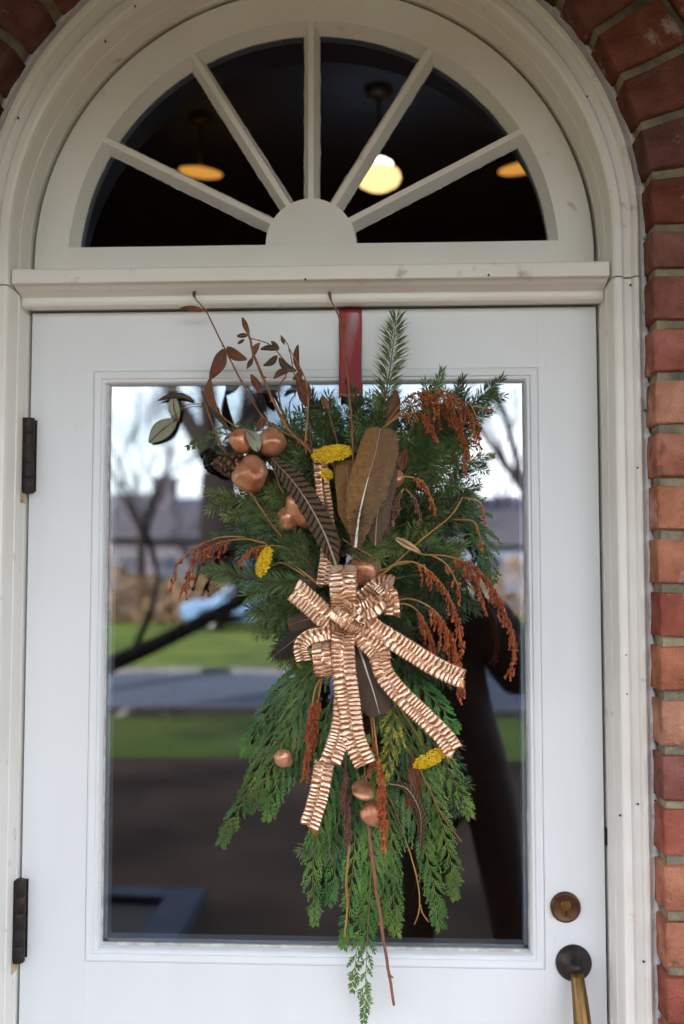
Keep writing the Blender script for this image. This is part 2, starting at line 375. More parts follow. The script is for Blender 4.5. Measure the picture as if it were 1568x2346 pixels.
def brick_mesh(poly, depth, seed, name='brick', mt='brick'):
    """outline in (x,z) round the origin -> rounded, slightly uneven brick, front at y=0"""
    rs = random.Random(seed); mb = MB(); n = len(poly); ch = .0028
    cx = sum(p[0] for p in poly) / n; cz = sum(p[1] for p in poly) / n
    rings = []
    for y, ins in ((depth, 0), (ch * 1.0, 0), (ch * .3, ch * .3), (0, ch)):
        rg = []
        for x, z in poly:
            dx, dz = cx - x, cz - z; l = math.hypot(dx, dz)
            k = ins * 1.3 / l
            jit = .0017
            rg.append((x + dx * k + rs.uniform(-jit, jit), y + (rs.uniform(-.0008, .0008) if y < depth else 0), z + dz * k + rs.uniform(-jit, jit)))
        rings.append(rg)
    vs = [p for rg in rings for p in rg] + [(cx, -rs.uniform(-.0005, .0012), cz)]
    fs = []
    for r_ in range(3):
        for i in range(n):
            j = (i + 1) % n
            fs.append((r_ * n + i, r_ * n + j, (r_ + 1) * n + j, (r_ + 1) * n + i))
    for i in range(n): fs.append((3 * n + i, 3 * n + (i + 1) % n, 4 * n))
    mb.add(vs, fs)
    return mb.mesh(name, M[mt], True)
def rect_poly(w_, h, rs):
    pts = []
    for (x0, z0), (x1, z1) in (((-w_/2, -h/2), (w_/2, -h/2)), ((w_/2, -h/2), (w_/2, h/2)), ((w_/2, h/2), (-w_/2, h/2)), ((-w_/2, h/2), (-w_/2, -h/2))):
        k = 4 if abs(x1 - x0) > .1 else 2
        for i in range(k):
            t = i / k; pts.append((x0 + (x1 - x0) * t, z0 + (z1 - z0) * t))
    return pts
BL, BH, MJ = 0.198, 0.0622, 0.0148
PITCH = BH + MJ
full = [brick_mesh(rect_poly(BL, BH, random), .10, 100 + k) for k in range(6)]
half = [brick_mesh(rect_poly(BL / 2 - MJ / 2, BH, random), .10, 200 + k) for k in range(5)]
R1, R2 = RB, RB + .108 + MJ
RO = R2 + .108 + MJ + .03
far = MB(); nb = 0
def put_brick(me, loc, roty=0.0):
    global nb
    o = bpy.data.objects.new('brick', me); COL.objects.link(o); attach(o, core)
    o.location = Vector(loc) + Vector((0, rnd(-.0022, .0016), 0)); o.rotation_euler = (0, roty + rnd(-.006, .006), 0); nb += 1
def far_brick(poly, c):
    n = len(poly); far.add([(c[0] + x, BY, c[1] + z) for x, z in poly] + [(c[0] + x, BY + .1, c[1] + z) for x, z in poly],
                           [tuple(range(n))] + [(i, i + n, (i + 1) % n + n, (i + 1) % n) for i in range(n)])
# arch rings
for ri, r0 in enumerate((R1, R2)):
    n = round(PI * r0 / PITCH); da = PI / n
    hgt = .108
    w0 = r0 * da - MJ; w1 = (r0 + hgt) * da - MJ
    poly = [(-w0/2, 0), (0, 0), (w0/2, 0), ((w0+w1)/4, hgt/2), (w1/2, hgt), (0, hgt), (-w1/2, hgt), (-(w0+w1)/4, hgt/2)]
    poly = [(x, z - hgt / 2) for x, z in poly]
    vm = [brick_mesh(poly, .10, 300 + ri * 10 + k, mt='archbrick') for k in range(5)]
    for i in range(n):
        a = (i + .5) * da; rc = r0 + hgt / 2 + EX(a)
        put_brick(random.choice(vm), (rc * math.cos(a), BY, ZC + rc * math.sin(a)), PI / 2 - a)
zgap0 = P(1520, 622, .130).z + MJ * .5
gh = ZC - MJ * .5 - zgap0
for s_ in (-1, 1):
    for r0 in (R1, R2):
        put_brick(brick_mesh(rect_poly(.108, gh, random), .10, 390 + s_), (s_ * (r0 + .054), BY, zgap0 + gh / 2))
# courses, measured from the joint just under the springing
ztop0 = P(1520, 622, .130).z       # top joint of the first full course under the arch
zc0 = ztop0 - PITCH / 2
row = -12
while True:
    zc_ = zc0 - row * PITCH
    if zc_ < GZ - .05: break
    if zc_ < WZ - .04:
        for s_ in (-1, 1):
            x = RB if zc_ < ZC + RO else BL / 2 * (row % 2) * .5 + .002
            first = True
            while x < WX - .02:
                isf = (row % 2 == 0)
                if first and not isf: wd = BL / 2 - MJ / 2; me = random.choice(half)
                else: wd = BL; me = random.choice(full)
                xc = x + wd / 2
                clip = WX - (x + wd)
                # nearest corner to the arch centre
                dz = max(0, zc_ - BH / 2 - ZC) if zc_ > ZC else 0
                inside = zc_ + BH / 2 > ztop0 and math.hypot(x, max(0, zc_ - BH / 2 - ZC)) < RO
                vis = xc < .98 and .88 < zc_ < 2.75
                if inside or clip < 0:
                    pts = rect_poly(wd, BH, random)
                    out = []
                    for px_, pz_ in pts:
                        X, Z = xc + px_, zc_ + pz_
                        rr = math.hypot(X, Z - ZC)
                        if Z > ztop0 - .002 and Z < ZC and X < RO: X = RO; rr = 9
                        if Z >= ZC and rr < RO and X > 0:
                            X = math.sqrt(max(0, RO * RO - (Z - ZC) ** 2))
                        X = min(X, WX - .003)
                        out.append((X, Z))
                    ok = max(p[1] for p in out) - min(p[1] for p in out) < BH + .012 and max(p[0] for p in out) - min(p[0] for p in out) > .012
                    if ok: far_brick([(s_ * p[0], p[1]) for p in (out if s_ > 0 else out[::-1])], (0, 0))
                elif vis and nb < 290: put_brick(me, (s_ * xc, BY, zc_))
                else: far_brick(rect_poly(wd, BH, random), (s_ * xc, zc_))
                x += wd + MJ; first = False
    row += 1
stuff(far.build('bricks_beyond', M['brick'], wall))

# ------------------------------------------------------------------ door frame: casing, arch casing, transom, jamb lining
frame = tag(empty('door_frame', (0, 0, 0)), 'cream painted moulded door casing with arched head and projecting transom bar', 'door frame')
PROF = [(0, .050), (0, .001), (.0006, -.006), (.0016, -.0075), (.0016, -.0105), (.0008, -.012), (.0012, -.0440), (.0026, -.0455), (.0034, -.078), (.0050, -.0845), (.0085, -.0870), (.0165, -.0872), (.0190, -.0850),
        (.0200, -.0800), (.0225, -.0785), (.0325, -.0790), (.0340, -.0840), (.0365, -.0875), (.0410, -.0880), (.0440, -.0850), (.0455, -.0790), (.0470, -.0770), (.0520, -.0755), (.0545, -.0740), (.0548, .05)]
def sweep_straight(name, sgn, z0, z1):
    mb = MB(); n = len(PROF); nz = 12; vs = []
    for k in range(nz + 1):
        z = z0 + (z1 - z0) * k / nz
        for u, y in PROF: vs.append((sgn * (J + u), y + .0006 * mnoise.noise((u * 40, z * 5, sgn)), z))
    fs = []
    for k in range(nz):
        for i in range(n - 1):
            q = (k * n + i, k * n + i + 1, (k + 1) * n + i + 1, (k + 1) * n + i)
            fs.append(q if sgn < 0 else q[::-1])
    fs += [tuple(range(n)), tuple(nz * n + i for i in range(n))]
    mb.add(vs, fs); return mb.build(name, M['trim'], frame)
zj = P(1440, 634, .085).z
sweep_straight('side_casing', -1, 0.004, zj - .0012); sweep_straight('side_casing', 1, 0.004, zj - .0012)
mb = MB(); n = len(PROF); K = 96; vs = []; fs = []
base_a = [PI * k / K for k in range(K + 1)]
for a in base_a:
    for u, y in PROF:
        u += EX(a) * max(0, u - .0034) / .0511; vs.append(((J + u) * math.cos(a), y, ZC + (J + u) * math.sin(a)))
for k in range(K):
    for i in range(n - 1): fs.append((k * n + i, k * n + i + 1, (k + 1) * n + i + 1, (k + 1) * n + i)[::-1])
mb.add(vs, fs)
for sgn in (-1, 1):                            # short straight legs down to the joint
    vs = []
    for z in (zj + .0012, ZC):
        for u, y in PROF: vs.append((sgn * (J + u), y, z))
    mb.add(vs, [((i, i + 1, n + i + 1, n + i) if sgn < 0 else (i, n + i, n + i + 1, i + 1)) for i in range(n - 1)] + [tuple(range(n))])
mb.build('arch_casing', M['trim'], frame)
# transom bar
zb = ZT + .0045
zf0 = P(720, 641, .080).z; zf1 = P(720, 607, .080).z
zB = P(720, 694, .036).z; zC_ = P(720, 675, .038).z
TP = [(.05, zb), (-.006, zb), (-.007, zb + .0035), (-.010, zb + .0045), (-.022, zB - .0022), (-.032, zB - .0008), (-.0365, zB + .0012), (-.0390, zB + .0055), (-.0385, zC_ - .002), (-.0365, zC_),
      (-.0375, zC_ + .0012), (-.046, zC_ + .0030), (-.060, zf0 - .0045), (-.068, zf0 - .0012), (-.0745, zf0 - .0003)]
def bar_x(mb, prof, x0, x1, m=0, nx=16):
    n = len(prof); vs = []; fs = []
    for k in range(nx + 1):
        x = x0 + (x1 - x0) * k / nx
        for y, z in prof: vs.append((x, y + .0005 * mnoise.noise((x * 6, z * 30, 1)), z + .0005 * mnoise.noise((x * 6, 3, z * 10))))
    for k in range(nx):
        for i in range(n):
            j = (i + 1) % n
            fs.append((k * n + i, (k + 1) * n + i, (k + 1) * n + j, k * n + j))
    fs += [tuple(range(n))[::-1], tuple(nx * n + i for i in range(n))]
    mb.add(vs, fs, m)
mb = MB(); bar_x(mb, TP + [(.05, zf0 - .0003)], -J + .0005, J - .0005); mb.build('transom_moulding', M['trim'], frame)
mb = MB(); bar_x(mb, [(.05, zf0), (-.0750, zf0), (-.0792, zf0 + .0005), (-.0805, zf0 + .002), (-.0800, zf1 - .002), (-.0785, zf1), (.0, zf1 + .004), (.05, zf1 + .004)], -(J - .0001), J - .0001)
mb.build('transom_cap', M['trim'], frame)
# jamb lining inside (behind door and fanlight), and door stop
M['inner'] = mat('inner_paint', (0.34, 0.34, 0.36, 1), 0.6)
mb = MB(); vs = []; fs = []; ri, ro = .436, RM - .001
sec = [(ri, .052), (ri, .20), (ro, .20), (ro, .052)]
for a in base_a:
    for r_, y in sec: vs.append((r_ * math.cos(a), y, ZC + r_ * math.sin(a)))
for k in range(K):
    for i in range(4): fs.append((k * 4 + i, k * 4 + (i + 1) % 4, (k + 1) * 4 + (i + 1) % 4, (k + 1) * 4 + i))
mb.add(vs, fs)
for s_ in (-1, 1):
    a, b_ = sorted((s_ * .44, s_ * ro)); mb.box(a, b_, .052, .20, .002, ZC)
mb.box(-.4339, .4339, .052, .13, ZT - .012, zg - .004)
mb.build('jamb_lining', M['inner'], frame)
for s_ in (-1, 1):
    a, b_ = sorted((s_ * (J - .006), s_ * (J - .0002))); mb = MB(); mb.box(a, b_, .046, .0515, .02, ZT); mb.build('weather_strip', M['dark_gap'], frame)
mb = MB(); mb.box(-J, J, .046, .0515, ZT - .006, ZT + .0035); mb.build('weather_strip', M['dark_gap'], frame)
# strike plate in the gap
p = P(1386, 1917, 0); mb = MB(); mb.box(p.x - .0005, p.x + .0045, -.0012, .01, p.z - .013, p.z + .013); mb.build('strike_plate', M['hinge'], frame)
# nail holes
for (px, py) in ((1445, 653), (1461, 1072), (1434, 1500), (1478, 940), (1502, 1835), (1462, 1842), (1421, 1868), (1475, 2203), (42, 270), (242, 95), (1345, 222), (310, 15), (700, 640), (1120, 630), (1436, 1590)):
    q = P(px, py, .0845); mb = MB(); mb.blob(q, (.0017, .0040, .0017), 7, 4); mb.build('nail_hole', M['hinge'], frame)
# caulk bead between casing and brick
def caulk(pts, name='caulk'):
    mb = MB(); out = []; rad = []
    for i, p in enumerate(pts):
        f_ = mnoise.noise((p[0] * 25, p[2] * 25, 2)); g = mnoise.noise((p[2] * 70, 5, p[0] * 70))
        r_ = .0046 + .0016 * f_ + .0014 * g
        if len(p) > 3: r_ += p[3]
        out.append((p[0], p[1] - .002 * f_, p[2])); rad.append(max(.002, r_))
    mb.tube(out, rad, 8); mb.build(name, M['caulk'], frame, True)
xcak = (J + .0548 + RB) / 2 + .001
for s_ in (-1, 1):
    pts = []
    z = .01
    while z < ZC:
        ph = ((zc0 + PITCH / 2 - z) / PITCH) % 1.0
        pts.append((s_ * (xcak - .0015), -.0755, z, .0042 * max(0, 1 - abs(ph - .08) / .09 if ph < .5 else 1 - abs(ph - 1.08) / .09)))
        z += .006
    caulk(pts)
caulk([((xcak + EX(a)) * math.cos(a), -.0755, ZC + (xcak + EX(a)) * math.sin(a)) for a in [PI * k / 300 for k in range(301)]])
for s_ in (-1, 1):   # backing that closes the joint behind the caulk
    a, b_ = sorted((s_ * (J + .0550), s_ * (RM - .0005))); mb = MB(); mb.box(a, b_, -.068, .05, .01, ZC); mb.build('joint_filler', M['mortar'], frame)
mb = MB(); vs = []; fs = []
for a in base_a:
    for r_ in (J + .0550, RM - .0005):
        for y in (-.068, .05): vs.append(((r_ + EX(a)) * math.cos(a), y, ZC + (r_ + EX(a)) * math.sin(a)))
for k in range(K): fs.append((k * 4, k * 4 + 2, k * 4 + 6, k * 4 + 4))
mb.add(vs, fs); mb.build('joint_filler', M['mortar'], frame)

# ------------------------------------------------------------------ fanlight
fan = tag(empty('fanlight', (0, 0, ZC)), 'half-round fanlight window with six dark wedge panes above the door', 'window')
RS, RG = HW - .001, .3900
mb = MB(); vs = []; fs = []
sec = [(RS, .048), (RS, .0015), (RS - .002, 0), (RG + .010, 0), (RG + .009, .003), (RG, .026), (RG, .048)]
zsb = zf1 + .0045
a0 = math.asin(max(-1, (zsb - ZC) / RS))
angs = [a0 + (PI - 2 * a0) * k / K for k in range(K + 1)]
for a in angs:
    for r_, y in sec: vs.append((r_ * math.cos(a), y, max(zsb, ZC + r_ * math.sin(a))))
n = len(sec)
for k in range(K):
    for i in range(n - 1): fs.append((k * n + i, (k + 1) * n + i, (k + 1) * n + i + 1, k * n + i + 1))
mb.add(vs, fs); mb.build('arch_sash', M['trim'], fan)
mb = MB(); bar_x(mb, [(.048, zsb), (.0003, zsb), (.0003, zg - .006), (.003, zg - .005), (.026, zg), (.048, zg)], -.415, .415); mb.build('bottom_rail', M['trim'], fan)
RH = 0.0735
mb = MB(); pts = []
for k in range(33):
    a = PI * k / 32; pts.append((RH * math.cos(a), zg - .0055 + (RH + .002) * math.sin(a)))
mb.prism(pts, .0002, .046); mb.build('hub', M['trim'], fan)
MA = [R(27.2), R(58.2), R(90), R(121.8), R(152.8)]
def arc_hit(a, r_):
    # ray from (0,zg) at angle a, circle radius r_ round (0,ZC)
    c_, s_ = math.cos(a), math.sin(a); dz = zg - ZC
    b_ = dz * s_; cc = dz * dz - r_ * r_
    return -b_ + math.sqrt(b_ * b_ - cc)
for a in MA:
    d = Vector((math.cos(a), 0, math.sin(a))); nrm = Vector((-math.sin(a), 0, math.cos(a)))
    l0 = RH - .004; l1 = arc_hit(a, RG + .0105)
    o = Vector((0, 0, zg)); mb = MB(); vs = []
    sc = [(-.0125, .030), (-.0115, .022), (-.0052, .002), (-.0042, .0005), (.0042, .0005), (.0052, .002), (.0115, .022), (.0125, .030)]
    NS = 14
    for k in range(NS + 1):
        l = l0 + (l1 - l0) * k / NS
        for u, y in sc: vs.append(o + d * l + nrm * (u + .0002 * mnoise.noise((l * 20, a * 9, u * 200))) + Vector((0, y, 0)))
    n = len(sc); fs = []
    for k in range(NS):
        for i in range(n - 1): fs.append((k * n + i, k * n + i + 1, (k + 1) * n + i + 1, (k + 1) * n + i))
    fs += [tuple(range(n)), tuple(NS * n + i for i in range(n))]
    mb.add(vs, fs); mb.build('glazing_bar', M['trim'], fan)
edges = [R(0.0)] + MA + [R(180)]
for k in range(6):
    a, b_ = edges[k], edges[k + 1]
    inner = []; outer = []
    for i in range(13):
        t = a + (b_ - a) * i / 12
        inner.append(((RH - .003) * math.cos(t), zg + (RH - .003) * math.sin(t)))
        ro_ = arc_hit(t, RG + .003); outer.append((ro_ * math.cos(t), zg + ro_ * math.sin(t)))
    poly = outer + inner[::-1]
    mb = MB(); mb.prism(poly, .0275, .0305); mb.build('pane', M['fanglass'], fan)
    # ragged paint and putty along the edges of this pane
    mb = MB()
    def rag(p0, p1, nrm_in, wmax, seed):
        ns = max(8, int((Vector(p1) - Vector(p0)).length / .0035))
        vs = []; fs = []
        for i in range(ns + 1):
            t = i / ns; q = Vector(p0).lerp(Vector(p1), t)
            w_ = .0012 + wmax * max(0, mnoise.noise((q.x * 45 + seed, q.z * 45, seed)) * .5 + mnoise.noise((q.x * 160, q.z * 160, seed)) * .7 + .12)
            vs += [q + Vector((0, -.0006, 0)) - Vector(nrm_in) * .004, q + Vector(nrm_in) * w_ + Vector((0, .0003, 0))]
        for i in range(ns): fs.append((2 * i, 2 * i + 1, 2 * i + 3, 2 * i + 2))
        mb.add(vs, fs)
    y_ = .0272
    for t, sg in ((a, 1), (b_, -1)):
        d = Vector((math.cos(t), 0, math.sin(t))); nn = Vector((-math.sin(t), 0, math.cos(t))) * sg
        off = .0122 if (t > .01 and t < PI - .01) else 0.0
        l1 = arc_hit(t, RG)
        rag(Vector((0, y_, zg)) + d * RH + nn * off, Vector((0, y_, zg)) + d * l1 + nn * off, nn, .0020, k * 3.7 + sg)
    for (pts_, s_) in ((inner, 1), (outer, -1)):
        for i in range(12):
            q0 = Vector((pts_[i][0], y_, pts_[i][1])); q1 = Vector((pts_[i + 1][0], y_, pts_[i + 1][1]))
            md = (q0 + q1) / 2; nn = (md - Vector((0, y_, zg))) * s_; nn.y = 0; nn.normalize()
            of = nn * (.003 if s_ < 0 else .0034)
            rag(q0 + of, q1 + of, nn, .0022, 9.1 + k)
    mb.build('putty', M['putty'], fan)

# ------------------------------------------------------------------ door
door = tag(empty('door', (0, 0, 0.01)), 'white painted door with one tall glass pane', 'door')
MW = 0.0215                      # glazing moulding width
yb_ = .044
def slab(name, x0, x1, z0, z1):
    mb = MB(); mb.box(x0, x1, 0, yb_, z0, z1); return mb.build(name, M['door'], door)
mb = MB(); L0, L1, T1, B0 = GL - MW, GR + MW, GT + MW, GB - MW
slab('stile', -HW, L0, .012, ZT); slab('stile', L1, HW, .012, ZT)
mb = MB(); mb.box(L0 + .0001, L1 - .0001, .0001, yb_, T1, ZT - .0001); mb.build('top_rail', M['door'], door)
mb = MB(); mb.box(L0 + .0001, L1 - .0001, .0001, yb_, .0121, B0); mb.build('bottom_rail', M['door'], door)
MP = [(0, .0022), (.0005, .0022), (.0012, -.0018), (.004, -.0028), (.0125, -.0016), (.0135, .0012), (.0142, .0018), (.0175, .0010), (.0195, .0035), (.0212, .010), (.0216, .017)]
cor = [(L0, B0), (L1, B0), (L1, T1), (L0, T1)]
inw = [(1, 1), (-1, 1), (-1, -1), (1, -1)]
for k in range(4):
    mb = MB(); vs = []; n = len(MP)
    for e in (k, (k + 1) % 4):
        for u, y in MP: vs.append((cor[e][0] + inw[e][0] * u, y, cor[e][1] + inw[e][1] * u))
    mb.add(vs, [(i, n + i, n + i + 1, i + 1) for i in range(n - 1)]); mb.build('glazing_moulding', M['door'], door)
mb = MB(); mb.box(GL - .005, GR + .005, .0162, .0205, GB - .005, GT + .005); mb.build('glass_pane', M['glass'], door)
mb = MB()                        # inner glazing bead seen as a thin weathered line round the glass
for (x0, x1, z0, z1) in ((GL, GR, GB, GB + .0042), (GL, GL + .0026, GB + .0042, GT), (GR - .0016, GR, GB + .0042, GT)):
    mb.box(x0, x1, .0125, .0161, z0, z1)
mb.build('putty', M['putty'], door)
mb = MB()
for (x0, x1, z0, z1) in ((L0, L1, T1 - .03, T1), (L0, L1, B0, B0 + .03), (L0, L0 + .03, B0, T1), (L1 - .03, L1, B0, T1)): mb.box(x0 + .0004, x1 - .0004, .0215, yb_ - .001, z0 + .0004, z1 - .0004)
mb.build('inner_bead', M['door'], door)
# hinges
for (xa, ya, xb, yb2, lab) in ((61, 958, 64, 1130, 'blackened upper hinge'), (45, 2015, 36, 2203, 'rust-brown lower hinge')):
    q0, q1 = P(xa, ya, .012), P(xb, yb2, .012)
    xc = -HW + .0012; z1, z0 = q0.z, q1.z
    mb = MB(); mb.box(xc - .0045, xc + .0005, -.0065, .004, z0 + .001, z1 - .001); h = mb.build('hinge', M['hinge'], door, bevel=.0012)
    h['label'] = lab
    kl = (z1 - z0) / 5
    for i in range(5):
        mb = MB(); mb.lathe([(0, 0), (.0100, 0), (.0102, .0004), (.0102, kl - .0007), (.0100, kl - .0003), (0, kl - .0003)], (xc, -.0125, z0 + i * kl), (0, 0, 1), 14)
        mb.build('knuckle', M['hinge'], h, True)
    mb = MB(); mb.box(xc + .0008, xc + .010, -.0020, .001, z0 + .003, z1 - .002); mb.build('leaf', M['hinge'], h)
    mb = MB()
    mb.box(xc - .0062, xc - .0050, -.024, -.002, z0 - .016, z0 + .004)
    mb.build('rust_stain', M['rust'], h)
# handle
q = P(1317, 2211, .010)
mb = MB(); mb.lathe([(.0275, .0002), (.0275, .0035), (.026, .006), (.020, .011), (.013, .0150), (.010, .020), (.0095, .030), (0, .031)], (q.x, 0, q.z), (0, -1, 0), 32)
h = mb.build('handle', M['bronze'], door, True); h['label'] = 'dark domed rosette with worn bronze pull handle'
mb = MB(); pts = []; rad = []
for i in range(25):
    t = i / 24
    y = -.026 - .030 * math.sin(min(1, t * 1.25) * PI) ** .8 if t < .8 else -.026 - .030 * math.sin(min(1, t * 1.25) * PI)
    z = q.z - .006 - t * .20
    y = -.022 - .034 * math.sin(PI * min(.999, max(.001, t)))
    pts.append((q.x + .001 + .006 * t, y, z)); rad.append(.0098 + .0040 * math.sin(PI * t))
mb.tube(pts, rad, 16); mb.build('grip', M['bronze2'], h, True)
q2 = (pts[-1][0], 0, pts[-1][2])
mb = MB(); mb.lathe([(.015, .0002), (.015, .003), (.009, .010), (.008, .026), (0, .027)], q2, (0, -1, 0), 24); mb.build('lower_mount', M['bronze'], h, True)
# lock
q = P(1297, 2080, .006)
mb = MB(); mb.lathe([(.0232, .0002), (.0232, .004), (.0222, .0062), (.0205, .0070), (.0195, .0064), (0, .0064)], (q.x, 0, q.z), (0, -1, 0), 36)
lk = mb.build('lock', mat('lock_bronze', (0.085, 0.040, 0.026, 1), .42, .7, col2=(0.15, .07, .03, 1), nscale=60), door, True); lk['label'] = 'round bronze lock with brass keyhole'
mb = MB(); mb.lathe([(.0078, .0064), (.0078, .0078), (.0070, .0084), (0, .0084)], (q.x, 0, q.z + .0032), (0, -1, 0), 24); mb.lathe([(.0066, .0065), (.0066, .0080), (0, .0081)], (q.x, 0, q.z - .0075), (0, -1, 0), 20)
mb.build('lock_cylinder', M['brass'], lk)
mb = MB(); mb.box(q.x - .0011, q.x + .0011, -.0088, -.0070, q.z - .0125, q.z - .0045); mb.lathe([(.0022, .0080), (.0022, .0089), (0, .0089)], (q.x, 0, q.z - .0055), (0, -1, 0), 12)
mb.build('keyhole', M['black'], lk)

# ------------------------------------------------------------------ the swag hanging on the door
M['fir'] = mat('fir_needles', (0.022, 0.056, 0.016, 1), 0.42, col2=(0.058, 0.108, 0.026, 1), nscale=30, nlo=.4, nhi=.65, rand=.34, hue=.03, col3=(0.14, 0.09, 0.03, 1), n3=40, n3lo=.68, n3hi=.78, translucent=.12)
M['firlight'] = mat('fir_needles_pale', (0.065, 0.118, 0.030, 1), 0.45, col2=(0.13, 0.19, 0.048, 1), nscale=30, nlo=.4, nhi=.65, rand=.2, hue=.02, translucent=.15)
M['cedar'] = mat('cedar_scales', (0.034, 0.115, 0.018, 1), 0.5, col2=(0.105, 0.215, 0.030, 1), nscale=26, nlo=.4, nhi=.65, rand=.34, hue=.03, col3=(0.20, 0.15, 0.03, 1), n3=34, n3lo=.66, n3hi=.78, translucent=.15)
M['goldcedar'] = mat('golden_cedar', (0.16, 0.20, 0.02, 1), 0.5, col2=(0.45, 0.38, 0.03, 1), nscale=90, nlo=.45, nhi=.6, translucent=.15)
M['stem'] = mat('branch_bark', (0.085, 0.05, 0.02, 1), 0.8, col2=(0.14, 0.10, 0.035, 1), nscale=60, bump=.5, bscale=200)
M['cedarstem'] = mat('cedar_stem', (0.16, 0.17, 0.035, 1), 0.7, col2=(0.16, 0.11, 0.04, 1), nscale=30)
M['twig'] = mat('dry_twig', (0.27, 0.11, 0.035, 1), 0.6, col2=(0.16, 0.06, 0.025, 1), nscale=40, rand=.2, bump=.4, bscale=200)
M['straw'] = mat('straw_stem', (0.40, 0.22, 0.06, 1), 0.6, col2=(0.28, 0.13, 0.04, 1), nscale=30, rand=.2)
M['pinkstick'] = mat('pink_brown_stick', (0.30, 0.115, 0.075, 1), 0.6, col2=(0.22, 0.10, 0.05, 1), nscale=18)
M['dryleaf'] = mat('dry_leaf', (0.20, 0.062, 0.022, 1), 0.55, col2=(0.10, 0.035, 0.018, 1), nscale=45, rand=.35, hue=.012, translucent=.2)
M['greenleaf'] = mat('grey_green_leaf', (0.42, 0.44, 0.33, 1), 0.55, col2=(0.32, 0.33, 0.21, 1), nscale=40, rand=.2, translucent=.25)
M['darkleaf'] = mat('dark_leaf', (0.030, 0.032, 0.020, 1), 0.5, col2=(0.05, 0.03, 0.015, 1), nscale=40, translucent=.1)
M['seed'] = mat('rust_seeds', (0.40, 0.085, 0.018, 1), 0.55, col2=(0.24, 0.040, 0.014, 1), nscale=130, col3=(0.55, 0.20, 0.03, 1), n3=150, n3lo=.58, n3hi=.68, rand=.15)
M['dullseed'] = mat('dull_seeds', (0.22, 0.10, 0.065, 1), 0.7, col2=(0.13, 0.055, 0.045, 1), nscale=110)
M['copper'] = mat('copper_paint', (0.74, 0.36, 0.21, 1), 0.36, 0.45, col2=(0.40, 0.12, 0.045, 1), nscale=42, detail=7, nlo=.4, nhi=.7, rand=.25, bump=.7, bscale=75, bdist=.003)
M['yarrow'] = mat('yarrow_yellow', (0.72, 0.47, 0.006, 1), 0.7, col2=(0.50, 0.27, 0.004, 1), nscale=160, nlo=.45, nhi=.7)
M['cone'] = mat('pine_cone', (0.13, 0.065, 0.032, 1), 0.6, col2=(0.24, 0.14, 0.075, 1), nscale=90, nlo=.5, nhi=.7)
M['darkcone'] = mat('dark_cone', (0.010, 0.008, 0.008, 1), 0.6)
M['quill'] = mat('quill', (0.78, 0.74, 0.66, 1), 0.4)
M['quilld'] = mat('quill_brown', (0.40, 0.30, 0.20, 1), 0.4)
M['redribbon'] = mat('red_ribbon', (0.33, 0.034, 0.018, 1), 0.25, col2=(0.24, 0.05, 0.08, 1), nscale=55, col3=(0.04, 0.006, 0.02, 1), n3=130, n3lo=.60, n3hi=.66, spec=.8, bump=.15, bscale=40, stretch=(1, 1, .35))
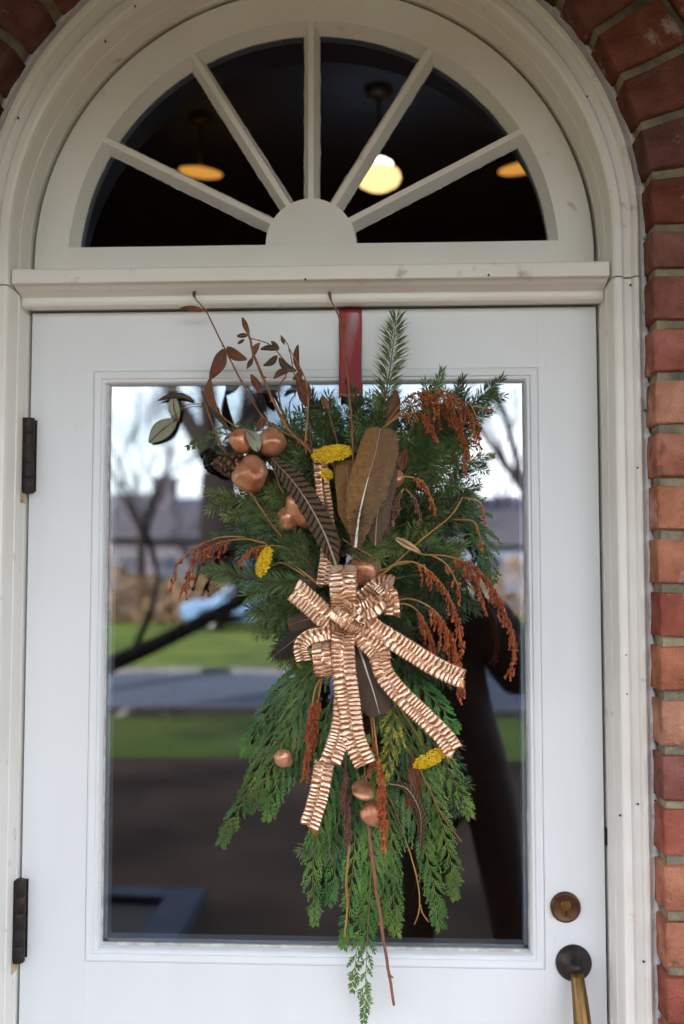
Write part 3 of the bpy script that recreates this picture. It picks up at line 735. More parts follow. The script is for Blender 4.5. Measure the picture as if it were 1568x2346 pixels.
def ribbon_mat():
    m = bpy.data.materials.new('copper_ribbon'); m.use_nodes = True
    t = m.node_tree; b = t.nodes['Principled BSDF']; L = t.links.new
    b.inputs['Metallic'].default_value = .55; b.inputs['Roughness'].default_value = .27
    uv = t.nodes.new('ShaderNodeUVMap'); uv.uv_map = 'UVMap'
    sp = t.nodes.new('ShaderNodeSeparateXYZ'); L(uv.outputs[0], sp.inputs[0])
    n = t.nodes.new('ShaderNodeTexNoise'); n.inputs['Scale'].default_value = 1.0; n.inputs['Detail'].default_value = 3
    mpn = t.nodes.new('ShaderNodeMapping'); mpn.inputs['Scale'].default_value = (.9, 5.0, 1); L(uv.outputs[0], mpn.inputs[0]); L(mpn.outputs[0], n.inputs['Vector'])
    # staggered ribs: phase jumps half a rib across the middle
    gt = t.nodes.new('ShaderNodeMapRange'); gt.inputs[1].default_value = .47; gt.inputs[2].default_value = .53; gt.inputs[4].default_value = .5
    L(sp.outputs['Y'], gt.inputs[0])
    a1 = t.nodes.new('ShaderNodeMath'); L(sp.outputs['X'], a1.inputs[0]); L(gt.outputs[0], a1.inputs[1])
    nm = t.nodes.new('ShaderNodeMath'); nm.operation = 'MULTIPLY'; nm.inputs[1].default_value = .8; L(n.outputs['Fac'], nm.inputs[0])
    a2 = t.nodes.new('ShaderNodeMath'); L(a1.outputs[0], a2.inputs[0]); L(nm.outputs[0], a2.inputs[1])
    k = t.nodes.new('ShaderNodeMath'); k.operation = 'MULTIPLY'; k.inputs[1].default_value = 2 * PI; L(a2.outputs[0], k.inputs[0])
    s = t.nodes.new('ShaderNodeMath'); s.operation = 'SINE'; L(k.outputs[0], s.inputs[0])
    r = t.nodes.new('ShaderNodeMapRange'); r.inputs[1].default_value = -.5; r.inputs[2].default_value = .25
    nb_ = t.nodes.new('ShaderNodeTexNoise'); nb_.inputs['Scale'].default_value = 1.0; nb_.inputs['Detail'].default_value = 2
    mq = t.nodes.new('ShaderNodeMapping'); mq.inputs['Scale'].default_value = (1.1, 3.2, 1); mq.inputs['Location'].default_value = (7, 3, 0); L(uv.outputs[0], mq.inputs[0]); L(mq.outputs[0], nb_.inputs['Vector'])
    n5 = t.nodes.new('ShaderNodeMapRange'); n5.inputs[1].default_value = .3; n5.inputs[2].default_value = .7; n5.inputs[3].default_value = -.75; n5.inputs[4].default_value = .75; L(nb_.outputs['Fac'], n5.inputs[0])
    sm_ = t.nodes.new('ShaderNodeMath'); L(s.outputs[0], sm_.inputs[0]); L(n5.outputs[0], sm_.inputs[1]); L(sm_.outputs[0], r.inputs[0])
    x = t.nodes.new('ShaderNodeMix'); x.data_type = 'RGBA'; L(r.outputs[0], x.inputs['Factor'])
    x.inputs[6].default_value = (0.40, 0.15, 0.050, 1); x.inputs[7].default_value = (0.92, 0.64, 0.46, 1)
    L(x.outputs[2], b.inputs['Base Color'])
    return m
M['ribbon'] = ribbon_mat()
def feather_mat(name, c1, c2, bars, barc, thr=.55):
    m = bpy.data.materials.new(name); m.use_nodes = True
    t = m.node_tree; b = t.nodes['Principled BSDF']; L = t.links.new
    b.inputs['Roughness'].default_value = .7; b.inputs['Specular IOR Level'].default_value = .25
    uv = t.nodes.new('ShaderNodeUVMap'); uv.uv_map = 'UVMap'
    sp = t.nodes.new('ShaderNodeSeparateXYZ'); L(uv.outputs[0], sp.inputs[0])
    # fine barbs run obliquely away from the shaft
    ab = t.nodes.new('ShaderNodeMath'); ab.operation = 'ABSOLUTE'; L(sp.outputs['Y'], ab.inputs[0])
    m1 = t.nodes.new('ShaderNodeMath'); m1.operation = 'MULTIPLY'; m1.inputs[1].default_value = -.10; L(ab.outputs[0], m1.inputs[0])
    ob = t.nodes.new('ShaderNodeMath'); ob.operation = 'SUBTRACT'; L(sp.outputs['X'], ob.inputs[0]); L(m1.outputs[0], ob.inputs[1])
    cb = t.nodes.new('ShaderNodeCombineXYZ'); L(ob.outputs[0], cb.inputs[0])
    n = t.nodes.new('ShaderNodeTexNoise'); n.inputs['Scale'].default_value = 130; n.inputs['Detail'].default_value = 3; L(cb.outputs[0], n.inputs['Vector'])
    n2 = t.nodes.new('ShaderNodeTexNoise'); n2.inputs['Scale'].default_value = 3.5; n2.inputs['Detail'].default_value = 6; n2.inputs['Roughness'].default_value = .7; mpf = t.nodes.new('ShaderNodeMapping'); mpf.inputs['Scale'].default_value = (5.5, 1, 1); L(uv.outputs[0], mpf.inputs[0]); L(mpf.outputs[0], n2.inputs['Vector'])
    r = t.nodes.new('ShaderNodeMapRange'); r.inputs[1].default_value = .35; r.inputs[2].default_value = .65
    ad = t.nodes.new('ShaderNodeMath'); L(n.outputs['Fac'], ad.inputs[0]); L(n2.outputs['Fac'], ad.inputs[1])
    hf = t.nodes.new('ShaderNodeMath'); hf.operation = 'MULTIPLY'; hf.inputs[1].default_value = .5; L(ad.outputs[0], hf.inputs[0]); L(hf.outputs[0], r.inputs[0])
    x = t.nodes.new('ShaderNodeMix'); x.data_type = 'RGBA'; L(r.outputs[0], x.inputs['Factor']); x.inputs[6].default_value = c1; x.inputs[7].default_value = c2
    out = x.outputs[2]
    if bars:
        kk = t.nodes.new('ShaderNodeMath'); kk.operation = 'MULTIPLY'; kk.inputs[1].default_value = bars * 2 * PI; L(ob.outputs[0], kk.inputs[0])
        n3 = t.nodes.new('ShaderNodeMath'); n3.operation = 'MULTIPLY'; n3.inputs[1].default_value = 3.0; L(n2.outputs['Fac'], n3.inputs[0])
        k2 = t.nodes.new('ShaderNodeMath'); L(kk.outputs[0], k2.inputs[0]); L(n3.outputs[0], k2.inputs[1])
        s = t.nodes.new('ShaderNodeMath'); s.operation = 'SINE'; L(k2.outputs[0], s.inputs[0])
        r2 = t.nodes.new('ShaderNodeMapRange'); r2.inputs[1].default_value = thr; r2.inputs[2].default_value = thr + .2; L(s.outputs[0], r2.inputs[0])
        y = t.nodes.new('ShaderNodeMix'); y.data_type = 'RGBA'; L(r2.outputs[0], y.inputs['Factor']); L(out, y.inputs[6]); y.inputs[7].default_value = barc
        out = y.outputs[2]
    L(out, b.inputs['Base Color'])
    bp = t.nodes.new('ShaderNodeBump'); bp.inputs['Strength'].default_value = .5; bp.inputs['Distance'].default_value = .001
    L(n.outputs['Fac'], bp.inputs['Height']); L(bp.outputs[0], b.inputs['Normal'])
    return m
M['turkey'] = feather_mat('turkey_feather', (0.32, 0.165, 0.055, 1), (0.12, 0.052, 0.018, 1), 0, None)
M['turkeymix'] = feather_mat('mottled_turkey_feather', (0.25, 0.13, 0.048, 1), (0.070, 0.045, 0.032, 1), 0, None)
M['turkeydark'] = feather_mat('dark_turkey_feather', (0.075, 0.048, 0.032, 1), (0.125, 0.085, 0.055, 1), 0, None)
M['pheasant'] = feather_mat('pheasant_feather', (0.135, 0.080, 0.036, 1), (0.080, 0.044, 0.020, 1), 19, (0.010, 0.008, 0.010, 1), .25)
M['blackfeather'] = feather_mat('black_feather', (0.020, 0.015, 0.016, 1), (0.055, 0.036, 0.030, 1), 0, None)

swag = tag(empty('door_swag', P(790, 1430, .02)), 'hanging swag of evergreens, feathers, seed sprays and a copper ribbon bow', 'swag')
def spline(pts, n):
    """Catmull-Rom through pts, n samples"""
    pts = [Vector(p) for p in pts]; q = [pts[0] * 2 - pts[1]] + pts + [pts[-1] * 2 - pts[-2]]
    # parameterise by chord length
    seg = [(pts[i + 1] - pts[i]).length for i in range(len(pts) - 1)]; tot = sum(seg); out = []
    for k in range(n):
        d = tot * k / (n - 1); i = 0
        while i < len(seg) - 1 and d > seg[i]: d -= seg[i]; i += 1
        t = min(1, d / seg[i]) if seg[i] > 0 else 0
        a, b_, c, e = q[i], q[i + 1], q[i + 2], q[i + 3]
        out.append(.5 * ((2 * b_) + (c - a) * t + (2 * a - 5 * b_ + 4 * c - e) * t * t + (3 * b_ - a - 3 * c + e) * t ** 3))
    return out
def PP(l): return [P(*p) for p in l]
YF = Vector((0, -1, 0))
def length(pts): return sum((pts[i + 1] - pts[i]).length for i in range(len(pts) - 1))

def needles(mb, path, ln, step, flat=.5, rng=random, fwd=(.5, .85)):
    L_ = length(path); n = max(4, int(L_ / step)); pts = spline(path, n + 1)
    for i in range(n + 1):
        t = (pts[min(i + 1, n)] - pts[max(i - 1, 0)]).normalized()
        side = t.cross(YF)
        if side.length < .05: side = Vector((1, 0, 0))
        side.normalize(); up = side.cross(t).normalized()
        if up.y > 0: up = -up
        fr = i / n
        for s_ in (-1, 1):
            for rep in range(2):
                roll = rng.uniform(-.25, 1.1) * (1 - flat) + rng.gauss(0, .22)
                if rep == 1: roll = rng.uniform(-.5, 1.3)
                a = rng.uniform(*fwd) + (.5 * max(0, fr - .85) / .15 if fr > .85 else 0)
                a = min(1.45, a)
                d = t * math.sin(a) + (side * s_ * math.cos(roll) + up * math.sin(roll)) * math.cos(a)
                l = ln * rng.uniform(.7, 1.1) * (1 - .25 * max(0, fr - .8) / .2)
                wv = d.cross(YF)
                if wv.length < .2: wv = side.copy()
                wv = (wv.normalized() + YF * rng.uniform(-.6, .6)).normalized() * .00105
                b0 = pts[i]; m_ = b0 + d * l * .45 ; tip = b0 + d * l + Vector((0, 0, -.0012)) * rng.random()
                mb.add([b0, m_ - wv, tip, m_ + wv], [(0, 1, 2, 3)])
def fir(pts, ln=.020, mat_='fir', twigs=4, tl=.055, step=.0037, flat=.55, name='fir_branch', r0=.0022, fan_=.75, fwd=(.5, .85)):
    path = PP(pts); mb = MB(); L_ = length(path); ln *= 1.14
    sp = spline(path, 24)
    mb.tube(sp, [r0 * (1 - .75 * i / 23) for i in range(24)], 5, 1)
    needles(mb, path, ln, step, flat, fwd=fwd)
    for k in range(twigs):
        f_ = .15 + .7 * (k + .5) / twigs + rnd(-.04, .04)
        i = int(f_ * 22); p = sp[i]; t = (sp[i + 1] - sp[i]).normalized()
        s_ = 1 if k % 2 else -1
        side = t.cross(YF).normalized() * s_
        d = (t * math.cos(fan_) + side * math.sin(fan_) + YF * rnd(-.25, .35)).normalized()
        l = tl * (1.15 - .6 * f_) * rnd(.8, 1.15)
        e = p + d * l + t * l * .15
        tw = [p, p.lerp(e, .5) + t * l * -.04, e]
        mb.tube(tw, [r0 * .6, r0 * .45, r0 * .25], 4, 1, cap=False)
        needles(mb, tw, ln * .9, step * 1.05, flat)
    return mb.build(name, [M[mat_], M['stem']], swag)
def cedar(pts, wd=.05, mat_='cedar', name='cedar_spray', step=.0105, droop=.5, seed=0):
    """flat feathery spray: main stem, long side branchlets swept forward, short scale twigs on each"""
    path = PP(pts); mb = MB(); L_ = length(path); n = max(6, int(L_ / step)); sp = spline(path, n + 1)
    mb.tube(sp, [.0014 * (1 - .7 * i / n) for i in range(n + 1)], 5, 1)
    tilt = rnd(-.3, .3)
    def strip(a, b_, w_):
        d = b_ - a
        wv = d.cross(YF)
        if wv.length < 1e-6: return
        wv = (wv.normalized() + YF * rnd(-.4, .4)).normalized() * w_
        mb.add([a - wv * .6, a + d * .5 - wv, b_, a + d * .5 + wv, a + wv * .6], [(0, 1, 2, 3, 4)])
    for i in range(1, n + 1):
        fr = i / n; t = (sp[min(i + 1, n)] - sp[i - 1]).normalized()
        side = t.cross(YF).normalized()
        prof = min(1, .35 + fr / .25) * (1 - fr) ** .8 + .12
        for s_ in ((1,) if i % 2 else (-1,)) if fr < .85 else (1, -1):
            l = wd * 1.15 * prof * rnd(.7, 1.25)
            sd = (side * s_ * math.cos(tilt) + YF * (math.sin(tilt) * s_ + rnd(-.2, .3))).normalized()
            a = rnd(.48, .66)
            d = (t * math.cos(a) + sd * math.sin(a)).normalized()
            m_ = max(3, int(l / .0052)); stl = l / m_
            prev = sp[i].copy()
            for k in range(m_):
                d = (d + t * .06 + Vector((0, 0, -1)) * droop * .10).normalized()
                q = prev + d * stl
                strip(prev, q + d * stl * .6, .0011)
                ff = k / m_
                tl = (.0045 + .0075 * (1 - ff)) * rnd(.75, 1.2) * min(1, l / .03 + .35)
                sd2 = d.cross(YF).normalized()
                s2 = 1 if k % 2 else -1
                for s2 in ((1, -1) if ff < .6 else (s2,)):
                    e = q + (d * .88 + sd2 * s2 * .48 + YF * rnd(-.15, .2)).normalized() * tl
                    strip(q, e, .0011)
                prev = q
            strip(prev, prev + d * .006, .0009)
    return mb.build(name, [M[mat_], M['cedarstem']], swag)

# --- dark filling behind
ctr = (805, 1300)
for k in range(18):
    a = R(-75 + k * (510 / 18) % 360)
    rr = rnd(150, 260)
    ex, ey = ctr[0] + math.cos(a) * rr * .95, ctr[1] - math.sin(a) * rr * 1.1
    if ey > 1480: continue
    ex = min(max(ex, 600), 1065)
    fir([(ctr[0] + math.cos(a) * 30, ctr[1] - math.sin(a) * 30, .030), ((ctr[0] + ex) / 2, (ctr[1] + ey) / 2, .034), (ex, ey, .026)], ln=.023, twigs=6, tl=.06, step=.0036)
# --- named fir branches
FIR = [
 ([(848, 1120, .05), (872, 980, .055), (895, 840, .05), (908, 732, .045)], dict(ln=.031, twigs=0, flat=.35, mat_='firlight', fwd=(.45, .8), step=.0034)),
 ([(915, 1120, .05), (975, 960, .05), (1012, 852, .045)], dict(ln=.017, twigs=5, tl=.05)),
 ([(940, 1120, .04), (1030, 960, .04), (1060, 868, .035)], dict(ln=.017, twigs=5, tl=.045)),
 ([(960, 1110, .04), (1075, 940, .04), (1148, 868, .035)], dict(ln=.018, twigs=6, tl=.05)),
 ([(890, 1150, .05), (990, 1075, .05), (1125, 1045, .045)], dict(ln=.016, twigs=6, tl=.05)),
 ([(890, 1180, .045), (1000, 1130, .05), (1095, 1115, .045)], dict(ln=.016, twigs=6, tl=.05)),
 ([(900, 1210, .045), (1000, 1180, .05), (1075, 1170, .045)], dict(ln=.018, twigs=5, tl=.05)),
 ([(900, 1130, .05), (980, 1020, .055), (1080, 985, .05)], dict(ln=.022, twigs=6, tl=.06)),
 ([(900, 1110, .05), (960, 1000, .055), (1030, 920, .05)], dict(ln=.022, twigs=6, tl=.06)),
 ([(820, 1150, .045), (822, 1000, .05), (808, 895, .045)], dict(ln=.022, twigs=6, tl=.05)),
 ([(850, 1100, .045), (858, 1000, .05), (880, 900, .04)], dict(ln=.022, twigs=5, tl=.05)),
 ([(780, 1150, .045), (745, 1010, .05), (715, 905, .045)], dict(ln=.022, twigs=6, tl=.055)),
 ([(770, 1150, .04), (765, 1000, .045), (760, 925, .045)], dict(ln=.022, twigs=5, tl=.05)),
 ([(740, 1180, .045), (690, 1060, .05), (655, 950, .045)], dict(ln=.022, twigs=6, tl=.055)),
 ([(720, 1200, .045), (600, 1090, .05), (510, 1035, .04)], dict(ln=.019, twigs=5, tl=.05)),
 ([(700, 1230, .05), (590, 1160, .055), (480, 1128, .05)], dict(ln=.019, twigs=5, tl=.06, mat_='firlight')),
 ([(730, 1270, .05), (640, 1215, .06), (560, 1180, .05)], dict(ln=.023, twigs=4, tl=.06, mat_='firlight')),
 ([(740, 1300, .05), (620, 1255, .055), (500, 1230, .05)], dict(ln=.021, twigs=4, tl=.05)),
 ([(740, 1342, .06), (620, 1332, .07), (478, 1308, .06)], dict(ln=.027, twigs=1, tl=.04, flat=.85, mat_='firlight', step=.0032)),
 ([(760, 1380, .05), (670, 1385, .055), (575, 1412, .05)], dict(ln=.022, twigs=5, tl=.055)),
 ([(760, 1410, .05), (690, 1440, .055), (630, 1500, .05)], dict(ln=.022, twigs=5, tl=.05)),
 ([(720, 1310, .07), (700, 1280, .08), (645, 1240, .075)], dict(ln=.019, twigs=3, tl=.035, mat_='firlight')),
 ([(700, 1140, .06), (655, 1150, .07), (635, 1120, .07)], dict(ln=.02, twigs=3, tl=.04, mat_='firlight')),
 ([(800, 1270, .085), (850, 1260, .095), (905, 1240, .09)], dict(ln=.023, twigs=4, tl=.035, mat_='firlight')),
 ([(880, 1330, .05), (985, 1320, .06), (1095, 1395, .05)], dict(ln=.021, twigs=6, tl=.055)),
 ([(890, 1300, .05), (990, 1250, .055), (1080, 1300, .05)], dict(ln=.021, twigs=6, tl=.05, mat_='firlight')),
 ([(880, 1380, .045), (970, 1360, .05), (1040, 1400, .045)], dict(ln=.021, twigs=5, tl=.05)),
 ([(860, 1430, .045), (950, 1500, .05), (1030, 1565, .045)], dict(ln=.020, twigs=5, tl=.05)),
 ([(690, 1090, .05), (720, 1080, .06), (650, 1040, .055)], dict(ln=.02, twigs=2, tl=.04)),
 ([(960, 1700, .035), (1020, 1790, .04), (1070, 1840, .035)], dict(ln=.019, twigs=4, tl=.045)),
 ([(940, 1640, .035), (1000, 1700, .04), (1045, 1735, .04)], dict(ln=.019, twigs=3, tl=.04)),
 ([(770, 1880, .035), (745, 1920, .04), (735, 1960, .04)], dict(ln=.022, twigs=3, tl=.04, mat_='firlight')),
]
for i, (pts, kw) in enumerate(FIR):
    if i % 3 == 1: kw.setdefault('mat_', 'firlight')
    fir(pts, **kw)
CED = [
 ([(745, 1500, .04), (680, 1580, .06), (610, 1725, .06), (560, 1830, .05), (510, 1925, .04)], dict(wd=.070)),
 ([(740, 1540, .04), (690, 1620, .07), (630, 1740, .07), (575, 1850, .05)], dict(wd=.062)),
 ([(735, 1500, .04), (660, 1570, .055), (590, 1670, .05), (562, 1725, .045)], dict(wd=.055)),
 ([(735, 1560, .04), (690, 1680, .06), (640, 1790, .055), (612, 1870, .045)], dict(wd=.058)),
 ([(760, 1600, .03), (730, 1700, .04), (690, 1780, .035)], dict(wd=.050)),
 ([(780, 1700, .03), (745, 1850, .05), (718, 1980, .045), (722, 2110, .04)], dict(wd=.058)),
 ([(800, 1700, .03), (775, 1880, .045), (768, 1990, .04), (755, 2060, .035)], dict(wd=.060)),
 ([(820, 1740, .03), (812, 1950, .055), (800, 2070, .05), (788, 2165, .04)], dict(wd=.050)),
 ([(835, 1750, .03), (850, 1960, .06), (842, 2150, .05), (834, 2335, .035)], dict(wd=.042)),
 ([(850, 1900, .03), (835, 2080, .045), (818, 2180, .04), (808, 2265, .035)], dict(wd=.036)),
 ([(860, 1700, .03), (895, 1900, .05), (900, 2020, .045), (907, 2130, .04)], dict(wd=.062)),
 ([(870, 1750, .03), (870, 1900, .045), (880, 2000, .045), (872, 2110, .04)], dict(wd=.058)),
 ([(880, 1700, .03), (950, 1870, .06), (990, 2010, .05), (1008, 2118, .04)], dict(wd=.064)),
 ([(890, 1650, .03), (985, 1810, .055), (1030, 1960, .045), (1042, 2050, .04)], dict(wd=.060)),
 ([(900, 1600, .03), (990, 1700, .05), (1040, 1790, .045), (1074, 1862, .04)], dict(wd=.058)),
 ([(890, 1500, .03), (960, 1570, .045), (1015, 1625, .04), (1040, 1672, .035)], dict(wd=.058)),
 ([(880, 1560, .03), (960, 1740, .045), (990, 1860, .04), (1000, 1960, .035)], dict(wd=.070)),
 ([(800, 1560, .028), (770, 1700, .035), (740, 1850, .035)], dict(wd=.072)),
 ([(780, 1480, .028), (720, 1560, .03), (690, 1680, .03)], dict(wd=.066)),
 ([(720, 1000, .03), (580, 985, .05), (500, 1000, .045), (436, 1022, .04)], dict(wd=.034)),
 ([(940, 1230, .03), (1060, 1185, .05), (1110, 1240, .05), (1132, 1325, .04)], dict(wd=.055)),
 ([(950, 1200, .03), (1040, 1150, .045), (1085, 1195, .045), (1110, 1290, .04)], dict(wd=.05)),
]
for pts, kw in CED: cedar(pts, **kw)
cedar([(905, 1600, .06), (900, 1670, .07), (890, 1740, .065), (880, 1790, .06)], wd=.036, mat_='goldcedar', name='golden_cedar_spray')
cedar([(668, 1480, .05), (665, 1500, .05), (690, 1540, .05)], wd=.012, mat_='goldcedar', name='golden_cedar_spray')

# --- twigs and leaves
def twig(pts, r0, r1, mat_='twig', nodes=0, name='twig', sides=6):
    path = PP(pts); n = max(10, int(length(path) / .012)); sp = spline(path, n); mb = MB()
    rad = [r0 + (r1 - r0) * i / (n - 1) for i in range(n)]
    sp = [p + Vector((mnoise.noise((p.z * 60, p.x * 60, 1)), 0, mnoise.noise((p.x * 60, 7, p.z * 60)))) * .0012 for p in sp]
    mb.tube(sp, rad, sides)
    for k in range(nodes):
        i = int((k + .6) / nodes * (n - 1)); p = sp[i]; s_ = 1 if k % 2 else -1
        t = (sp[min(i + 1, n - 1)] - sp[max(0, i - 1)]).normalized(); sd = t.cross(YF).normalized() * s_
        mb.tube([p, p + (t * .8 + sd).normalized() * rad[i] * 3.0], [rad[i] * 1.25, rad[i] * .35], 5)
        mb.blob(p, (rad[i] * 1.35,) * 3, 6, 4)
    return mb.build(name, M[mat_], swag, True)
def leaf(base, tip, w_, parent=None, mat_='dryleaf', bend=0.0, fold=.35, curl=.0, name='leaf', wave=.2):
    """base, tip = (px,py,d); w_ = half width in metres; bend = sideways bow of the midrib (m)"""
    b0, t0 = P(*base), P(*tip); d = t0 - b0; l = d.length; d.normalize()
    sd = d.cross(YF).normalized(); up = sd.cross(d).normalized()
    if up.y > 0: up = -up
    n = 9; vs = []; fs = []; ph = rnd(0, 6)
    for i in range(n + 1):
        t = i / n
        c = b0 + d * l * t + sd * bend * math.sin(PI * t) + up * curl * math.sin(PI * t)
        w = w_ * (math.sin(PI * min(1, t * .93 + .035)) ** .8) * (1 - .25 * t)
        for j in range(-2, 3):
            s_ = j / 2
            vs.append(c + sd * w * s_ + up * (abs(s_) * w * fold + wave * w * math.sin(ph + t * 7 + s_ * 2)))
    for i in range(n):
        for j in range(4): fs.append((i * 5 + j, i * 5 + j + 1, (i + 1) * 5 + j + 1, (i + 1) * 5 + j))
    mb = MB(); mb.add(vs, fs)
    mb.tube([b0 + d * l * t + sd * bend * math.sin(PI * t) + up * (curl * math.sin(PI * t) + .0004) for t in [k / 8 for k in range(9)]], [.0007 * (1 - k / 10) for k in range(9)], 4, 1, cap=False)
    o = mb.build(name, [M[mat_], M['twig']], parent or swag, True)
    sm = o.modifiers.new('thick', 'SOLIDIFY'); sm.thickness = .0005
    return o
T1 = twig([(445, 668, .05), (452, 690, .05), (470, 708, .055), (512, 792, .06), (560, 885, .065), (612, 965, .07), (690, 1010, .075), (722, 1032, .07)], .0010, .0017, nodes=5)
leaf((466, 712, .055), (412, 707, .05), .0052, T1, bend=.002); leaf((445, 682, .05), (446, 662, .05), .003, T1, 'darkleaf'); leaf((520, 796, .06), (566, 824, .062), .0095, T1, bend=.004, fold=.5)
leaf((514, 800, .06), (482, 868, .055), .0125, T1, bend=-.003, fold=.3)
T2 = twig([(556, 728, .06), (572, 775, .062), (582, 815, .065), (605, 870, .07), (632, 930, .075), (662, 985, .075), (718, 1040, .07), (745, 1080, .06)], .0018, .0026, nodes=7)
leaf((556, 728, .06), (572, 770, .06), .0045, T2, fold=.8); leaf((568, 768, .06), (543, 770, .058), .0045, T2); leaf((560, 778, .06), (545, 788, .06), .003, T2, 'darkleaf')
leaf((582, 815, .065), (595, 785, .06), .0055, T2, bend=-.002); leaf((580, 820, .065), (566, 845, .06), .004, T2, 'darkleaf'); leaf((600, 900, .07), (575, 858, .065), .007, T2)
T3 = twig([(665, 800, .06), (700, 870, .065), (706, 930, .07), (700, 1010, .07), (702, 1040, .07)], .0009, .0015, 'straw', nodes=3)
T3b = twig([(573, 775, .062), (610, 785, .06), (640, 810, .06), (660, 850, .06), (640, 890, .062), (650, 960, .065)], .0008, .0013, nodes=4)
leaf((640, 800, .06), (597, 800, .058), .0055, T3b, 'darkleaf', bend=.002, fold=.5); leaf((636, 815, .06), (604, 838, .058), .006, T3b, 'darkleaf', bend=-.003, fold=.5)
leaf((640, 820, .06), (680, 850, .06), .007, T3b, 'darkleaf', bend=.005); leaf((664, 850, .06), (627, 868, .06), .006, T3b, bend=.004); leaf((645, 770, .06), (652, 790, .06), .003, T3b, 'darkleaf')
leaf((622, 782, .06), (640, 798, .06), .0038, T3b); leaf((655, 840, .06), (672, 852, .06), .004, T3b)
T3c = twig([(643, 768, .06), (660, 790, .06), (668, 820, .06), (672, 850, .06), (690, 880, .062)], .0007, .001, nodes=4)
leaf((684, 850, .06), (683, 790, .056), .0055, T3c, bend=-.003, fold=.6); leaf((672, 870, .06), (690, 845, .06), .006, T3c, bend=.004, fold=.6)
leaf((695, 870, .065), (702, 932, .065), .0125, T3, fold=.4, wave=.35); leaf((680, 860, .062), (700, 900, .065), .007, T3)
T4 = twig([(462, 895, .06), (478, 945, .06), (500, 1005, .065), (530, 1060, .085), (572, 1125, .09), (618, 1195, .09), (645, 1230, .085)], .0013, .0018, nodes=5)
leaf((500, 945, .06), (482, 866, .055), .0085, T4, bend=-.007, fold=.6); leaf((525, 985, .06), (462, 925, .055), .005, T4, 'darkleaf', bend=.004)
T4b = twig([(500, 945, .06), (545, 982, .07), (590, 1012, .08), (618, 1030, .08)], .0011, .0014)
T5 = twig([(462, 926, -.006), (440, 925, -.006), (425, 930, -.006), (402, 955, -.006), (398, 965, -.006)], .0008, .0011)
leaf((440, 918, -.006), (392, 905, -.006), .0045, T5, 'darkleaf', bend=.004, fold=.6); leaf((440, 912, -.006), (362, 918, -.006), .0055, T5, 'darkleaf', bend=.006, fold=.5)
leaf((408, 960, -.006), (398, 906, -.006), .0110, T5, 'greenleaf', bend=-.003, fold=.25, wave=.1); leaf((404, 962, -.006), (342, 1014, -.006), .0175, T5, 'greenleaf', bend=.002, fold=.2, wave=.1)
leaf((412, 964, -.006), (392, 952, -.006), .005, T5)
T6 = twig([(749, 648, .04), (757, 685, .045), (778, 730, .055), (792, 830, .075), (803, 930, .09), (809, 1040, .11), (806, 1200, .115)], .0012, .0020, nodes=4)
leaf((749, 646, .04), (760, 690, .045), .0022, T6, fold=.9)
T7 = twig([(738, 905, .06), (752, 940, .065), (765, 985, .07), (778, 1030, .07)], .0009, .0013); leaf((752, 938, .065), (738, 905, .06), .006, T7)
T8 = twig([(690, 925, .055), (705, 960, .06), (715, 1030, .065)], .0009, .0012); leaf((590, 985, .06), (612, 955, .06), .007, T8); leaf((725, 930, .05), (745, 920, .05), .007, T8, 'darkleaf')
leaf((890, 965, .07), (908, 895, .065), .0115, None, bend=.003); leaf((918, 1080, .07), (930, 1030, .07), .009, None, bend=-.002)
T9 = twig([(738, 1090, .09), (750, 1170, .095), (775, 1230, .095), (778, 1255, .095)], .0012, .0016); T10 = twig([(620, 1050, .09), (650, 1090, .09), (700, 1160, .1), (768, 1225, .105)], .0010, .0013)
twig([(628, 1075, .085), (640, 1110, .085), (650, 1130, .085)], .0010, .0014, 'straw')
twig([(600, 1240, .07), (680, 1300, .075), (740, 1345, .08)], .0011, .0016, 'straw'); twig([(785, 1235, .1), (830, 1262, .1), (865, 1282, .1)], .0010, .0013, 'straw')
# lower stems
twig([(842, 1880, .06), (856, 1990, .065), (874, 2120, .05), (890, 2220, .035), (903, 2303, .02)], .0030, .0021, 'pinkstick', nodes=3, name='stick', sides=8)
twig([(797, 1880, .055), (800, 1940, .06), (794, 2010, .06), (796, 2080, .055), (790, 2148, .05)], .0021, .0016, 'straw', nodes=4, name='stick')
T11 = twig([(895, 1830, .055), (925, 1910, .06), (955, 2010, .06), (962, 2080, .055), (950, 2118, .05)], .0013, .0011, 'straw', nodes=4)
twig([(962, 2070, .055), (970, 2095, .05), (982, 2112, .05)], .0010, .0008, 'straw', nodes=3)
T12 = twig([(905, 1640, .06), (925, 1700, .065), (950, 1740, .065), (985, 1810, .065), (1010, 1862, .06), (1040, 1905, .05), (1057, 1928, .045)], .0015, .0012, nodes=6)
leaf((945, 1735, .065), (965, 1830, .06), .011, T12, bend=.004, fold=.4, wave=.1, mat_='dryleaf'); leaf((948, 1800, .06), (940, 1870, .055), .009, T12, bend=.002)
twig([(1060, 1140, .06), (1030, 1185, .07), (960, 1240, .08), (890, 1305, .09), (868, 1320, .09)], .0010, .0016, 'straw')
twig([(865, 1310, .09), (905, 1295, .09), (940, 1288, .085)], .0012, .0016, 'straw')

